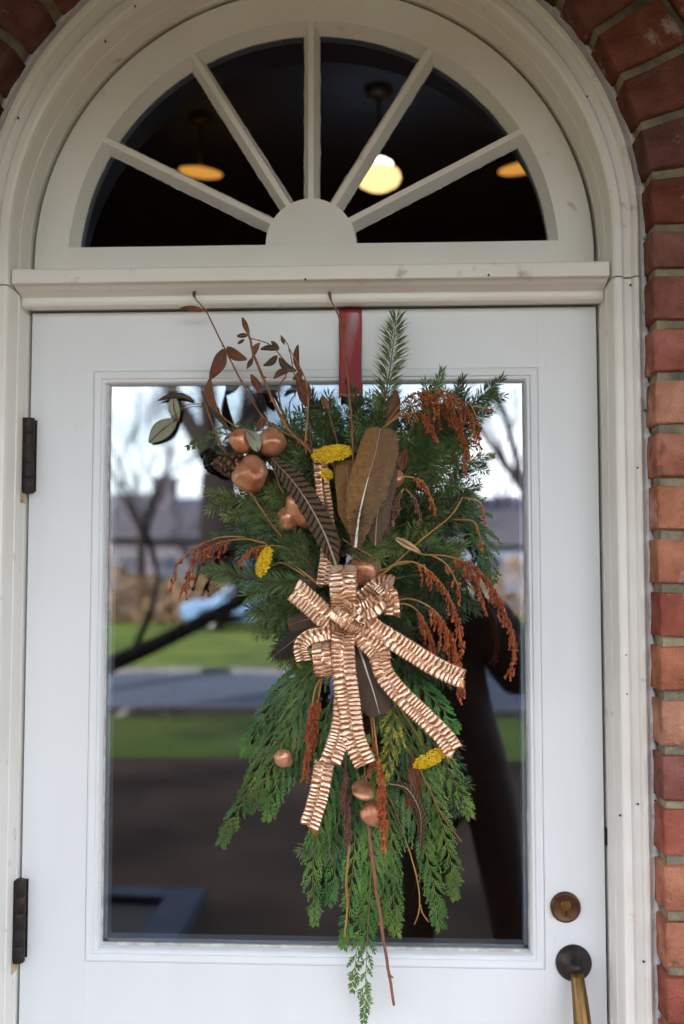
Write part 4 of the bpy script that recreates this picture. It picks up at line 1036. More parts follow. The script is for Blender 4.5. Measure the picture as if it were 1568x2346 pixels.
# --- seed sprays
def spray(pts, n, hang, mat_='seed', sr=.0021, name='seed_spray', start=.25, stem='straw', spread=.012, dirn=(0, 0, -1), r0=.0016):
    path = PP(pts); m_ = 30; sp = spline(path, m_); mb = MB()
    mb.tube(sp, [r0 * (1 - .6 * i / (m_ - 1)) for i in range(m_)], 5, 1)
    g = Vector(dirn)
    for k in range(n):
        f_ = start + (1 - start) * (k + rnd(0, 1)) / n
        i = min(m_ - 2, int(f_ * (m_ - 1))); p = sp[i].lerp(sp[i + 1], f_ * (m_ - 1) - i)
        t = (sp[i + 1] - sp[i]).normalized()
        l = hang * rnd(.35, 1.5) * (1.2 - .6 * f_)
        off = Vector((rnd(-1, 1), rnd(-1, .4), rnd(-.6, .6))) * spread
        ns = max(2, int(l / .0042)); q = [p]
        d = (t * .9 + off.normalized() * .5).normalized()
        cur = p.copy()
        for s_ in range(ns):
            d = (d * .75 + g * .34 + off * 3).normalized(); cur = cur + d * (l / ns); q.append(cur.copy())
        mb.tube(q, [.0005] * len(q), 3, 1, cap=False)
        for s_, c in enumerate(q[1:]):
            for rep in range(2):
                o = Vector((rnd(-1, 1), rnd(-1, 1), rnd(-1, 1))) * .0021
                rr = sr * rnd(.7, 1.25)
                ax = Matrix.Rotation(rnd(0, 6), 3, 'X') @ Matrix.Rotation(rnd(0, 6), 3, 'Z')
                mb.blob(c + o, (rr * .8, rr * .8, rr * 1.35), 5, 3, 0, ax)
    return mb.build(name, [M[mat_], M[stem]], swag, True)
SPR = [
 ([(875, 985, .09), (930, 935, .1), (990, 905, .1), (1050, 915, .095), (1080, 960, .09), (1088, 1015, .085)], 20, .030),
 ([(880, 980, .085), (920, 945, .09), (970, 925, .095), (1020, 930, .09), (1055, 975, .09), (1072, 1050, .085)], 24, .034),
 ([(878, 980, .09), (915, 955, .1), (960, 945, .1), (985, 970, .1), (995, 1000, .095)], 12, .026),
 ([(885, 970, .085), (930, 915, .08), (970, 898, .08), (1010, 893, .08), (1040, 905, .08)], 12, .018),
 ([(1075, 920, .085), (1092, 960, .08), (1098, 1010, .08), (1100, 1035, .08)], 7, .016),
 ([(900, 1105, .1), (930, 1092, .105), (970, 1105, .1), (988, 1140, .1), (998, 1165, .095)], 9, .016),
 ([(905, 1235, .1), (960, 1268, .105), (1030, 1275, .11), (1095, 1305, .11), (1145, 1375, .105), (1172, 1450, .1), (1180, 1500, .095), (1165, 1540, .09)], 62, .024),
 ([(868, 1325, .09), (905, 1292, .1), (955, 1290, .105), (1010, 1335, .105), (1042, 1400, .1), (1062, 1485, .095)], 32, .022),
 ([(895, 1380, .085), (940, 1372, .095), (990, 1395, .1), (1030, 1450, .1), (1052, 1520, .095), (1058, 1580, .09)], 44, .034),
 ([(900, 1385, .085), (935, 1385, .09), (965, 1410, .09), (985, 1460, .09), (1000, 1510, .085)], 22, .028),
 ([(985, 1270, .105), (1020, 1290, .105), (1045, 1330, .105), (1055, 1370, .1)], 8, .014),
 ([(1050, 1282, .105), (1085, 1320, .1), (1105, 1370, .1), (1112, 1400, .095)], 10, .014),
 ([(610, 1245, .075), (560, 1235, .08), (500, 1245, .085), (450, 1275, .08), (428, 1330, .075), (420, 1355, .075)], 26, .020),
 ([(560, 1230, .075), (500, 1232, .08), (440, 1260, .08), (405, 1300, .075), (388, 1360, .07)], 11, .014),
 ([(660, 1255, .075), (620, 1250, .08), (580, 1258, .085), (550, 1285, .085)], 12, .016),
 ([(745, 1540, .09), (722, 1580, .1), (712, 1650, .1), (705, 1720, .095), (700, 1770, .09)], 42, .022),
 ([(740, 1545, .085), (730, 1600, .09), (722, 1660, .09), (720, 1700, .085)], 22, .018),
 ([(855, 1640, .09), (862, 1700, .1), (872, 1790, .1), (880, 1870, .095), (880, 1935, .085)], 46, .020),
 ([(850, 1640, .085), (855, 1700, .09), (850, 1740, .09), (842, 1780, .09)], 14, .014),
 ([(1085, 930, .08), (1110, 935, .078), (1125, 938, .075)], 2, .006),
 ([(1065, 1140, .06), (1098, 1150, .07), (1108, 1170, .07), (1112, 1200, .07)], 4, .010),
 ([(1040, 1190, .06), (1085, 1195, .075), (1100, 1230, .075), (1105, 1262, .075)], 4, .010),
]
for i, (pts, n, h) in enumerate(SPR): spray(pts, int(n * 1.2), h, start=.3 if n > 5 else .5)
spray([(790, 1740, .06), (792, 1800, .07), (795, 1860, .07), (797, 1905, .065)], 52, .032, 'dullseed', .0018, 'dried_seed_head', .05, 'dullseed')
spray([(925, 1120, .1), (905, 1150, .105), (893, 1190, .105), (885, 1215, .1)], 30, .022, 'dullseed', .002, 'dried_seed_head', .05, 'straw')
spray([(930, 1120, .095), (955, 1150, .095), (962, 1185, .095)], 10, .016, 'dullseed', .002, 'dried_seed_head', .2, 'straw')
leaf((905, 1232, .105), (965, 1266, .108), .006, None, 'straw' if False else 'dryleaf', fold=.6, name='stem_sheath')
bpy.data.objects['stem_sheath'].data.materials[0] = mat('pale_sheath', (0.52, 0.34, 0.17, 1), .6, col2=(.4, .22, .1, 1), nscale=50)

# --- copper painted pods
def pod(c, r, flat=1.0, tilt=0.0, name='copper_pod', crease=.10, seed=0, axis=None):
    c = P(*c); mb = MB()
    def dsp(q):
        k = 1 + .15 * mnoise.noise((q.x * 1.3 + seed, q.y * 1.3, q.z * 1.3)) + .05 * mnoise.noise((q.x * 5, q.y * 5 + seed, q.z * 5))
        if q.z > .75: k -= crease * (q.z - .75) / .25 * 1.6
        a = math.atan2(q.y, q.x); k -= .025 * max(0, math.cos(3 * a + seed)) ** 8 * (1 - q.z * q.z)
        return k
    ax = Matrix.Rotation(tilt, 3, 'Y') @ Matrix.Rotation(R(35), 3, 'X')
    mb.blob(c, (r, r, r * flat), 28, 18, 0, ax, dsp)
    t = ax @ Vector((0, 0, 1))
    mb.tube([c + t * r * flat * .8, c + t * r * flat * 1.08], [r * .10, r * .05], 8)
    return mb.build(name, M['copper'], swag, True)
pod((572, 1086, .085), .0285, .93, R(-50), seed=1); pod((622, 1013, .075), .0215, 1.05, R(25), seed=4); pod((556, 1010, .07), .0205, .9, R(70), seed=9)
leaf((592, 1034, .093), (566, 988, .09), .0125, None, 'greenleaf', bend=.004, fold=.2)
pod((700, 1162, .075), .0300, 1.15, R(-25), seed=12); pod((662, 1188, .07), .0180, 1.0, R(100), seed=15); pod((835, 1302, .075), .0260, .9, R(0), seed=18)
pod((832, 1812, .085), .0180, .42, R(16), seed=21); pod((856, 1862, .080), .0190, .92, R(150), seed=25, crease=-.1); pod((650, 1737, .085), .0130, 1.25, R(-30), seed=28)
twig([(820, 1770, .07), (828, 1800, .08)], .0010, .0010, 'straw'); pod((905, 1098, .095), .0150, .75, R(-60), seed=31)
# --- pine cones
def pinecone(c, ln, r, d, mat_='cone'):
    c = P(*c); d = Vector(d).normalized(); a = d.orthogonal().normalized(); b_ = d.cross(a); mb = MB()
    mb.tube([c - d * ln * .45, c + d * ln * .45], [r * .55, r * .3], 8)
    n = 64
    for k in range(n):
        t = k / n; an = k * 2.39996; h = -ln / 2 + ln * t
        rr = r * (math.sin(PI * min(1, .2 + t * .78)) ** .7)
        o = a * math.cos(an) + b_ * math.sin(an); s_ = d.cross(o)
        p0 = c + d * h + o * rr * .45; p1 = c + d * (h + ln * .05) + o * rr; w_ = r * .24
        mb.add([p0 - s_ * w_ * .5, p0 + s_ * w_ * .5, p1 + s_ * w_ + d * .001, p1 + d * .004, p1 - s_ * w_ + d * .001, p1 - d * .0035 + o * .0015],
               [(0, 1, 2, 3, 4), (4, 5, 2, 3), (0, 4, 5, 2, 1)])
    return mb.build('pine_cone', M[mat_], swag)
pinecone((535, 1066, .075), .055, .0200, (-.9, -.2, .1)); pinecone((492, 1063, .03), .034, .0165, (-.6, .3, .2), 'darkcone')

# --- feathers
def feather(pts, wl, wr, mat_, quill='quill', qr=.0014, tipsh=.6, name='feather', bare=.12, ragged=.06, cup=.15, seed=0, mat2=None, down=0.0, fil=.25):
    """pts base->tip; wl/wr half widths; every barb is a narrow strip of its own"""
    path = PP(pts); n = 96; sp = spline(path, n + 1); mb = MB(); rs = random.Random(seed)
    for side_ in (-1, 1):
        slip = 0
        for i in range(n):
            t = (i + .5) / n; tg = (sp[min(i + 1, n)] - sp[max(i - 1, 0)]).normalized(); sd = tg.cross(YF).normalized() * side_
            u = max(0, (t - bare) / (1 - bare))
            if u <= 0: continue
            w = (min(1, .12 + u / fil) ** .8) * max(0.02, 1 - max(0, (u - tipsh) / (1 - tipsh)) ** 2.6) ** .5
            ww = (wl if side_ < 0 else wr) * w
            if rs.random() < .02: slip = rs.uniform(-.2, .2)      # a split in the vane
            slip *= .8
            ww *= 1 + ragged * rs.uniform(-1, 1) + (rs.uniform(-.5, .5) * down if u < .35 else 0)
            sw = .50 + .35 * u + slip + (rs.uniform(-.5, .5) * down if u < .35 else 0)
            vs = []; uv = []; K_ = 5; hw_ = (length(path) / n) * .95
            for k in range(K_ + 1):
                f_ = k / K_
                c = sp[i] + sd * ww * f_ * math.cos(sw * f_ * .5) + tg * ww * f_ * math.sin(sw) * (.55 + .45 * f_) * .8 - YF * cup * ww * f_ * f_ + YF * .0005 * rs.uniform(-1, 1)
                h = hw_ * (1 if k < K_ else .35)
                vs += [c - tg * h, c + tg * h]; uv += [(t - h / length(path), f_ * side_), (t + h / length(path), f_ * side_)]
            mb.add(vs, [(2 * k, 2 * k + 2, 2 * k + 3, 2 * k + 1) for k in range(K_)], 1 if (side_ > 0 and mat2) else 0, uv)
    o = mb.build(name, [M[mat_], M[mat2 or mat_]], swag, False)
    cutq = int(n * .58) if down else n
    mq = MB(); mq.tube([p + YF * .0008 for p in sp[:cutq + 1]], [qr * (1 - (.8 if down else .88) * i / cutq) for i in range(cutq + 1)], 6); mq.build('quill', M[quill], o, True)
    if down:
        mq = MB(); mq.tube([p + YF * .0006 for p in sp[cutq:]], .0005, 5); mq.build('quill', M['quilld'], o, True)
        fl = MB()
        for k in range(150):                                          # downy barbs at the base
            i = int(rs.random() * n * .32); d = (Vector((rs.uniform(-1, 1), rs.uniform(-.5, .1), rs.uniform(-.2, 1)))).normalized(); q = sp[i]; l_ = rs.uniform(.008, .022)
            fl.tube([q, q + d * l_ * .5, q + d * l_ + Vector((0, 0, -.003))], [.0005, .0004, .0002], 3, cap=False)
        fl.build('down', M['turkeydark'], o)
    return o
feather([(815, 1254, .125), (823, 1185, .13), (840, 1110, .13), (860, 1040, .125), (872, 982, .115)], .0285, .036, 'turkey', qr=.0024, tipsh=.62, bare=.0, seed=2, mat2='turkeymix', down=.22, ragged=.035, fil=.42)
feather([(806, 1225, .105), (803, 1160, .105), (797, 1100, .105), (795, 1055, .1)], .020, .024, 'turkey', qr=.001, quill='quilld', bare=.0, seed=5)
feather([(860, 1250, .11), (865, 1180, .118), (880, 1110, .115), (890, 1060, .11)], .022, .020, 'turkeydark', qr=.001, quill='quilld', bare=0, seed=8)
feather([(772, 1300, .11), (745, 1225, .115), (705, 1150, .115), (665, 1095, .105), (622, 1050, .095)], .0180, .0195, 'pheasant', quill='quilld', qr=.0016, tipsh=.35, bare=.0, seed=11)
feather([(822, 1480, .115), (838, 1530, .12), (856, 1585, .118), (870, 1636, .11)], .024, .026, 'turkeydark', qr=.0019, tipsh=.6, bare=.02, seed=14)
feather([(745, 1432, .07), (710, 1440, .075), (670, 1470, .075), (628, 1502, .07)], .016, .013, 'blackfeather', quill='quilld', qr=.001, bare=0, seed=17, ragged=.3)
feather([(745, 1420, .08), (710, 1418, .085), (660, 1432, .08)], .014, .012, 'turkeydark', quill='quilld', qr=.0008, bare=0, seed=20, ragged=.2)
feather([(890, 1795, .07), (930, 1805, .075), (955, 1840, .075), (965, 1880, .07), (962, 1960, .06)], .009, .007, 'pheasant', quill='quilld', qr=.0008, tipsh=.2, bare=0, seed=23)
feather([(735, 1345, .07), (715, 1330, .075), (690, 1330, .075)], .014, .012, 'turkeydark', quill='quilld', qr=.0008, bare=0, seed=26, ragged=.2)

# --- yarrow
def yarrow(c, rx, rz, tilt, depth, stem=None, n=150, name='yarrow_head', lean=38):
    c0 = P(*c); ax = Matrix.Rotation(tilt, 3, 'Y') @ Matrix.Rotation(R(lean), 3, 'X'); mb = MB()
    for k in range(n):
        a = k * 2.39996; r_ = math.sqrt((k + .5) / n)
        x = math.cos(a) * r_ * rx; y = math.sin(a) * r_ * depth; z = rz * (1 - r_ * r_) + rnd(-.0012, .0012)
        q = ax @ Vector((x, y, z)); rr = rnd(.0018, .0030)
        mb.blob(c0 + q, (rr, rr, rr * .8), 6, 4)
    root = c0 + ax @ Vector((0, 0, -rx * .75))
    for k in range(16):
        a = k * 2.39996; r_ = math.sqrt((k + .5) / 16) * .85
        q = c0 + ax @ Vector((math.cos(a) * r_ * rx, math.sin(a) * r_ * depth, rz * (1 - r_ * r_) - .002))
        mb.tube([root, q], [.0006, .0005], 4, 1, cap=False)
    o = mb.build(name, [M['yarrow'], mat('yarrow_stalk', (0.20, 0.20, 0.07, 1), .7)], swag, True)
    if stem:
        m2 = MB(); sp = spline([root] + PP(stem), 14); m2.tube(sp, .0013, 6); m2.build('stem', M['straw'], o, True)
    return o
yarrow((762, 1040, .105), .0310, .0090, R(-8), .022, [(768, 1085, .09), (775, 1150, .08)], 230)
yarrow((748, 1088, .1), .0090, .006, R(60), .012, None, 40)
yarrow((606, 1288, .09), .0235, .008, R(-72), .017, [(650, 1290, .08), (700, 1320, .075)], 150)
yarrow((986, 1736, .085),   .0270, .009, R(152), .019, [(935, 1650, .075), (905, 1600, .07)], 200)

# --- ribbons
def ribbon(pts, w_=.0195, wdir=None, name='ribbon', cut=0, w1=None, twist=None, amp=.0010):
    """pts=(px,py,d). wdir = fixed width direction, else across the path in the door plane"""
    path = PP(pts); L_ = length(spline(path, 40)); pit = .0068; n = max(12, int(L_ / .0011)); sp = spline(path, n + 1)
    vs = []; uv = []; fs = []; C_ = 9; s_len = 0; pw = None
    for i in range(n + 1):
        if i: s_len += (sp[i] - sp[i - 1]).length
        t = i / n; tg = (sp[min(i + 1, n)] - sp[max(i - 1, 0)]).normalized()
        if wdir is not None: wv = Vector(wdir)
        else:
            wv = tg.cross(YF)
            if wv.length < .15 and pw is not None: wv = pw
        wv = (wv - tg * wv.dot(tg)).normalized()
        if pw is not None and wv.dot(pw) < 0: wv = -wv
        pw = wv
        wv = wv.copy()
        if twist: wv = Matrix.Rotation(twist * t, 3, tg) @ wv
        nr = wv.cross(tg).normalized()
        wob = 1.1 * mnoise.noise((s_len * 28, 4.2, len(pts) + sp[0].x * 9))
        hw = (w_ + ((w1 - w_) * t if w1 else 0)) * .87
        for j in range(C_):
            s_ = j / (C_ - 1) * 2 - 1; v_ = j / (C_ - 1)
            ph = s_len / pit + wob + (.5 if v_ > .5 else 0.0)
            c = math.sin(2 * PI * (ph + .35 * mnoise.noise((s_len * 60, v_ * 2, 3))))
            ed = 1 + (.045 * c if abs(s_) == 1 else 0)
            endc = 0
            if cut and t > .999: endc = cut * s_
            vs.append(sp[i] + wv * hw * s_ * ed + nr * amp * c + tg * endc + nr * .0016 * math.sin(s_ * 1.6) * s_)
            uv.append((s_len / pit + wob, v_))
    for i in range(n):
        for j in range(C_ - 1): fs.append((i * C_ + j, i * C_ + j + 1, (i + 1) * C_ + j + 1, (i + 1) * C_ + j))
    mb = MB(); mb.add(vs, fs, 0, uv); o = mb.build(name, M['ribbon'], swag, True)
    sm = o.modifiers.new('thick', 'SOLIDIFY'); sm.thickness = .0003
    return o
ribbon([(735, 1028, .085), (738, 1100, .088), (748, 1180, .09), (752, 1260, .09), (742, 1340, .09)], .0130, name='ribbon_tail')
# bow loops: out along the back, over the tip, back in front
ribbon([(795, 1400, .10), (792, 1345, .095), (788, 1306, .105), (786, 1296, .125), (785, 1318, .15), (786, 1360, .158), (790, 1402, .14)], .0215, wdir=(1, 0, .03), name='bow_loop')
ribbon([(800, 1400, .10), (835, 1370, .10), (868, 1342, .105), (890, 1338, .125), (884, 1362, .15), (855, 1390, .15), (812, 1408, .135)], .0175, wdir=(.50, -.25, .80), name='bow_loop')
ribbon([(870, 1338, .115), (892, 1360, .13), (898, 1385, .125), (900, 1410, .12)], .0135, wdir=(.8, 0, .35), name='ribbon_tail', cut=.006)
ribbon([(780, 1418, .11), (755, 1420, .125), (718, 1388, .125), (674, 1350, .115)], .0200, name='ribbon_tail', cut=.003)
ribbon([(785, 1440, .12), (745, 1452, .132), (708, 1460, .130), (690, 1482, .122), (697, 1514, .112)], .0125, name='bow_loop')
ribbon([(738, 1470, .125), (736, 1488, .146), (739, 1518, .150), (743, 1546, .140), (750, 1550, .128)], .0160, wdir=(1, 0, .06), name='bow_loop')
ribbon([(752, 1550, .126), (768, 1525, .118), (772, 1480, .118), (780, 1446, .12)], .0120, wdir=(.8, -.5, .1), name='bow_loop')
ribbon([(800, 1420, .12), (835, 1425, .14), (870, 1448, .142), (930, 1485, .135), (1000, 1528, .125), (1062, 1556, .115)], .0165, name='ribbon_tail', cut=.010)
ribbon([(800, 1430, .115), (838, 1465, .14), (866, 1492, .138), (872, 1512, .125)], .0185, name='bow_loop')
ribbon([(868, 1500, .12), (882, 1545, .135), (918, 1590, .13), (970, 1640, .12), (1018, 1688, .11), (1042, 1722, .105)], .0165, name='ribbon_tail', cut=.006)
ribbon([(790, 1440, .12), (786, 1480, .145), (790, 1540, .148), (800, 1610, .138), (812, 1690, .128), (838, 1752, .118)], .0195, name='ribbon_tail', w1=.0185)
ribbon([(788, 1560, .130), (790, 1600, .132), (784, 1660, .13), (770, 1710, .125), (756, 1748, .12)], .0175, name='ribbon_tail', cut=.004)
ribbon([(744, 1742, .10), (738, 1780, .105), (728, 1830, .10), (708, 1895, .09)], .0165, name='ribbon_tail', cut=-.010)
ribbon([(762, 1400, .15), (778, 1412, .168), (800, 1428, .168), (818, 1440, .15)], .0125, wdir=(.45, 0, .85), name='bow_knot')
ribbon([(790, 1385, .15), (810, 1398, .164), (835, 1418, .16), (846, 1430, .14)], .0115, wdir=(-.5, 0, .85), name='bow_knot')

# --- red ribbon the swag hangs from
mb = MB(); a, b_ = P(803, 712, .004), P(803, 912, .02); vs = []; fs = []; n = 20
hw = .0183
for i in range(n + 1):
    t = i / n; c = Vector((a.x, 0, ZT + .001)).lerp(b_, t); c.y = -.0025 - .018 * t ** 2 if t > 0 else -.0025
    for j in range(7):
        s_ = j / 6 * 2 - 1; vs.append((c.x + s_ * hw * (1 + .01 * math.sin(t * 9)), c.y - .0014 * math.cos(s_ * 3 + t * 5), c.z + (rnd(-.006, .004) if i == n else 0)))
for i in range(n):
    for j in range(6): fs.append((i * 7 + j, i * 7 + j + 1, (i + 1) * 7 + j + 1, (i + 1) * 7 + j))
mb.add(vs, fs)
mb.box(a.x - hw, a.x + hw, -.002, .03, ZT + .0008, ZT + .0018)
o = mb.build('hanging_ribbon', M['redribbon'], None, True); sm = o.modifiers.new('thick', 'SOLIDIFY'); sm.thickness = .0006
tag(o, 'glossy dark red ribbon strip over the top of the door holding up the swag', 'ribbon')

# ------------------------------------------------------------------ lamps in the hall
def emis(name, col, st, rough=.4):
    m = bpy.data.materials.new(name); m.use_nodes = True; b = m.node_tree.nodes['Principled BSDF']
    b.inputs['Base Color'].default_value = col; b.inputs['Emission Color'].default_value = col; b.inputs['Emission Strength'].default_value = st; b.inputs['Roughness'].default_value = rough
    return m
M['shade'] = emis('lamp_shade_cream', (1.0, 0.60, 0.20, 1), .42)
M['shadehot'] = emis('lamp_shade_top', (1.0, 0.85, 0.55, 1), 1.2)
M['shadeo'] = emis('lamp_shade_amber', (1.0, 0.40, 0.06, 1), .16)
def lamp(px, py, dep, prof, mat_, label, hot=None, ax=(0, 0, 1)):
    c = P(px, py, -dep); t = tag(empty('pendant_lamp', (c.x, c.y, c.z)), label, 'lamp', 'hall pendant lamps')
    mb = MB(); mb.lathe(prof, c, ax, 32); s_ = mb.build('lamp_shade', M[mat_], t, True)
    mb = MB(); mb.tube([c + Vector((0, 0, prof[-1][1])), (c.x, c.y, 3.449)], .006, 8); mb.build('rod', M['bronze'], t, True)
    mb = MB(); mb.lathe([(0, 0), (.05, 0), (.055, -.02), (.03, -.035), (0, -.036)][::-1], (c.x, c.y, 3.449), (0, 0, 1), 20); mb.build('ceiling_rose', M['bronze'], t, True)
    if hot:
        mb = MB(); mb.lathe([(.001, hot[0]), (hot[1], hot[0] - .004), (hot[1] * 1.02, hot[0] + .02), (hot[1] * .6, hot[0] + .035), (.001, hot[0] + .037)], c, (0, 0, 1), 24); mb.build('lit_top', M['shadehot'], t, True)
lamp(868, 408, 2.1, [(.001, -.045), (.045, -.040), (.075, -.022), (.085, .0), (.078, .022), (.055, .036), (.02, .045)], 'shade', 'bright cream glowing lamp behind the fanlight, nearest its centre', (.036, .052))
flat = [(.001, -.008), (.06, -.007), (.084, -.002), (.088, .002), (.06, .010), (.02, .018)]
lamp(460, 396, 2.3, flat, 'shadeo', 'amber disc lamp glowing through the left part of the fanlight', ax=(.10, -.13, 1))
lamp(1193, 387, 2.3, flat, 'shadeo', 'amber disc lamp glowing at the right edge of the fanlight', ax=(-.12, -.13, 1))

# ------------------------------------------------------------------ across the street (seen mirrored in the door glass)
def V(px, dv):                   # world x of something seen mirrored at picture column px, dv metres from the mirrored eye
    return CAM.x + (px - 887) / FV * dv
M['bark'] = mat('bark', (0.012, 0.010, 0.011, 1), .95, spec=.1, col2=(0.022, 0.018, 0.018, 1), nscale=6, stretch=(4, 4, 1), bump=1, bscale=20, bdist=.03)
M['crown'] = mat('winter_twigs', (0.022, 0.018, 0.018, 1), .95, spec=.1)
def tree(x, y, h, r, label, seed, depth=5, group='bare street trees', lean=(0, 0), fork=.3):
    rs = random.Random(seed); t = tag(empty('bare_tree', (x, y, GZ)), label, 'tree', group)
    trunk = MB(); crown = MB()
    top = Vector((x + lean[0], y + lean[1], GZ + h * fork)); base = Vector((x, y, GZ - .1))
    trunk.tube([base, base.lerp(top, .08), base.lerp(top, .5) + Vector((rs.uniform(-.1, .1), 0, 0)), top], [r * 1.4, r * 1.05, r * .92, r * .85], 10)
    def grow(p, d, l, rr, k):
        n = 3; pts = [p]; c = p.copy(); dd = d.copy()
        for i in range(n):
            dd = (dd + Vector((rs.uniform(-1, 1), rs.uniform(-1, 1), rs.uniform(-.5, .8))) * .16).normalized(); c = c + dd * l / n; pts.append(c.copy())
        crown.tube(pts, [rr * (1 - .35 * i / n) for i in range(n + 1)], 5 if k > 2 else 3, cap=False)
        if k == 0: return
        for q in range(3 if k > 1 else 4):
            a = rs.uniform(.3, .8); az = rs.uniform(0, 2 * PI); o = dd.orthogonal().normalized(); o = Matrix.Rotation(az, 3, dd) @ o
            grow(pts[-1] if q < 2 else pts[rs.choice((1, 2))], (dd * math.cos(a) + o * math.sin(a) + Vector((0, 0, .12))).normalized(), l * rs.uniform(.6, .82), rr * rs.uniform(.45, .62), k - 1)
    for q in range(4):
        az = q * 1.7 + rs.uniform(-.4, .4)
        grow(top, Vector((math.cos(az) * .6, math.sin(az) * .6, .8)).normalized(), h * .26, r * .55, depth - 1)
    trunk.build('trunk', M['bark'], t, True); crown.build('crown', M['crown'], t, True)
    return t
tree(V(500, 34), -32.4, 17, .72, 'thick dark tree trunk mirrored in the upper left of the door glass', 3)
tree(V(1240, 26), -24.4, 12, .22, 'slender bare tree mirrored at the upper right of the glass', 5, lean=(-.3, 0))
tree(V(330, 38), -36.0, 11, .18, 'thin bare tree in front of the mirrored house at left', 8)
tree(-6.2, -9.3, 11, .26, 'bare front-garden tree left of the porch whose shadow crosses the lawn', 11)
tree(V(1150, 50), -48, 13, .2, 'far bare tree behind the mirrored right-hand roof', 14)
tree(V(700, 46), -44, 14, .24, 'far bare tree mirrored behind the middle of the swag', 17)

def crooked_tree():
    t = tag(empty('bare_tree', (-3.9, -9.9, GZ)), 'low crooked tree leaning right, mirrored as a dark diagonal across the lawn', 'tree', 'bare street trees')
    mb = MB(); mb.tube(spline([(-4.1, -9.9, GZ - .1), (-3.4, -9.92, .38), (-2.5, -9.85, .80), (-1.6, -9.95, 1.28), (-.7, -9.9, 1.85), (-.2, -9.9, 2.9)], 24), [.12 - .003 * i for i in range(24)], 8); mb.build('trunk', M['bark'], t, True)
    cr_ = MB()
    for p0, p1, p2 in (((-2.9, -9.9, .6), (-2.6, -10, 1.5), (-2.9, -10.2, 2.6)), ((-1.6, -9.95, 1.28), (-1.7, -10, 2.2), (-1.2, -10.2, 3.3)), ((-.7, -9.9, 1.85), (.1, -10, 2.3), (.7, -10.1, 3.2)), ((-2.0, -9.9, 1.05), (-1.4, -9.7, 1.15), (-.9, -9.6, 1.5))):
        cr_.tube(spline([p0, p1, p2], 10), [.045 - .004 * i for i in range(10)], 6)
        for k in range(6):
            q = Vector(p1).lerp(Vector(p2), k / 6); cr_.tube([q, q + Vector((rnd(-.4, .4), rnd(-.3, .3), rnd(.2, .7)))], [.014, .004], 4)
    cr_.build('crown', M['crown'], t, True)
crooked_tree()
M['h1'] = mat('grey_violet_siding', (0.105, 0.095, 0.13, 1), .8, col2=(0.07, 0.062, 0.09, 1), nscale=2.2)
M['h1b'] = mat('peach_brick', (0.32, 0.20, 0.14, 1), .9, col2=(0.24, 0.15, 0.11, 1), nscale=3)
M['h2'] = mat('blue_grey_wall', (0.17, 0.20, 0.30, 1), .8, col2=(0.13, 0.15, 0.22, 1), nscale=2)
M['white'] = mat('white_paint', (0.75, 0.74, 0.72, 1), .6)
M['duskframe'] = mat('grey_window_frame', (0.13, 0.125, 0.15, 1), .6)
M['wglass'] = mat('far_window_glass', (0.03, 0.04, 0.07, 1), .1)
def house(x0, x1, y, dpt, hw_, hr, mat_, label, nwin=4, chim=None):
    h = tag(empty('house', ((x0 + x1) / 2, y, GZ)), label, 'house', 'houses across the street')
    mb = MB(); mb.box(x0, x1, y - dpt, y, GZ - .2, GZ + hw_); wl = mb.build('wall', M[mat_], h)
    ym_ = y - dpt / 2; z0 = GZ + hw_
    mb = MB(); mb.add([(x0 - .4, y + .5, z0 - .1), (x1 + .4, y + .5, z0 - .1), (x1 + .4, y - dpt - .5, z0 - .1), (x0 - .4, y - dpt - .5, z0 - .1), (x0 - .4, ym_, z0 + hr), (x1 + .4, ym_, z0 + hr)],
                      [(0, 1, 5, 4), (2, 3, 4, 5), (0, 4, 3), (1, 2, 5), (0, 3, 2, 1)]); rf = mb.build('roof', M['shingle'], h)
    if chim is not None:
        mb = MB(); mb.box(chim, chim + .9, ym_ - .5, ym_ + .5, z0, z0 + hr + 1.2); mb.build('chimney', M['h1'], rf, bevel=.03)
    rows = [1.0] if hw_ < 4 else [1.0, 3.7]
    for zr in rows:
        for i in range(nwin):
            xc = x0 + (x1 - x0) * (i + .5) / nwin
            if zr == 1.0 and i == nwin // 2:
                mb = MB(); mb.box(xc - .5, xc + .5, y, y + .06, GZ, GZ + 2.1); d_ = mb.build('door', M['white'], h)
                mb = MB(); mb.blob((xc + .38, y + .1, GZ + 1), (.04, .04, .04), 8, 6); mb.build('handle', M['brass'], d_); continue
            mb = MB(); mb.box(xc - .55, xc + .55, y, y + .08, GZ + zr, GZ + zr + 1.5); wn = mb.build('window', M['duskframe'], h)
            for s_ in (0, 1):
                mb = MB(); mb.box(xc - .47, xc + .47, y + .081, y + .09, GZ + zr + .08 + .7 * s_, GZ + zr + .72 + .7 * s_); mb.build('pane', M['wglass'], wn)
    return h
house(V(205, 46) - 7, V(205, 46) + 2.0, -43.0, 8, 4.2, 1.4, 'h1b', 'peach brick house mirrored at the far left edge of the glass', 4, V(205, 46) - 2)
house(V(262, 41), V(262, 41) + 8.2, -38.6, 7, 3.2, 1.5, 'h1', 'violet-grey house with dark roof mirrored in the left of the glass', 5, V(262, 41) + 1)
house(V(1050, 44), V(1050, 44) + 12, -41, 8, 3.0, 1.7, 'h2', 'low blue-grey house mirrored in the right of the glass', 5, V(1050, 44) + 9)
M['hill'] = mat('wooded_hill', (0.060, 0.062, 0.105, 1), .95, spec=.05, col2=(0.045, 0.042, 0.070, 1), nscale=.06, detail=6)
mb = MB(); vs = []; fs = []; NX = 60; NY = 8
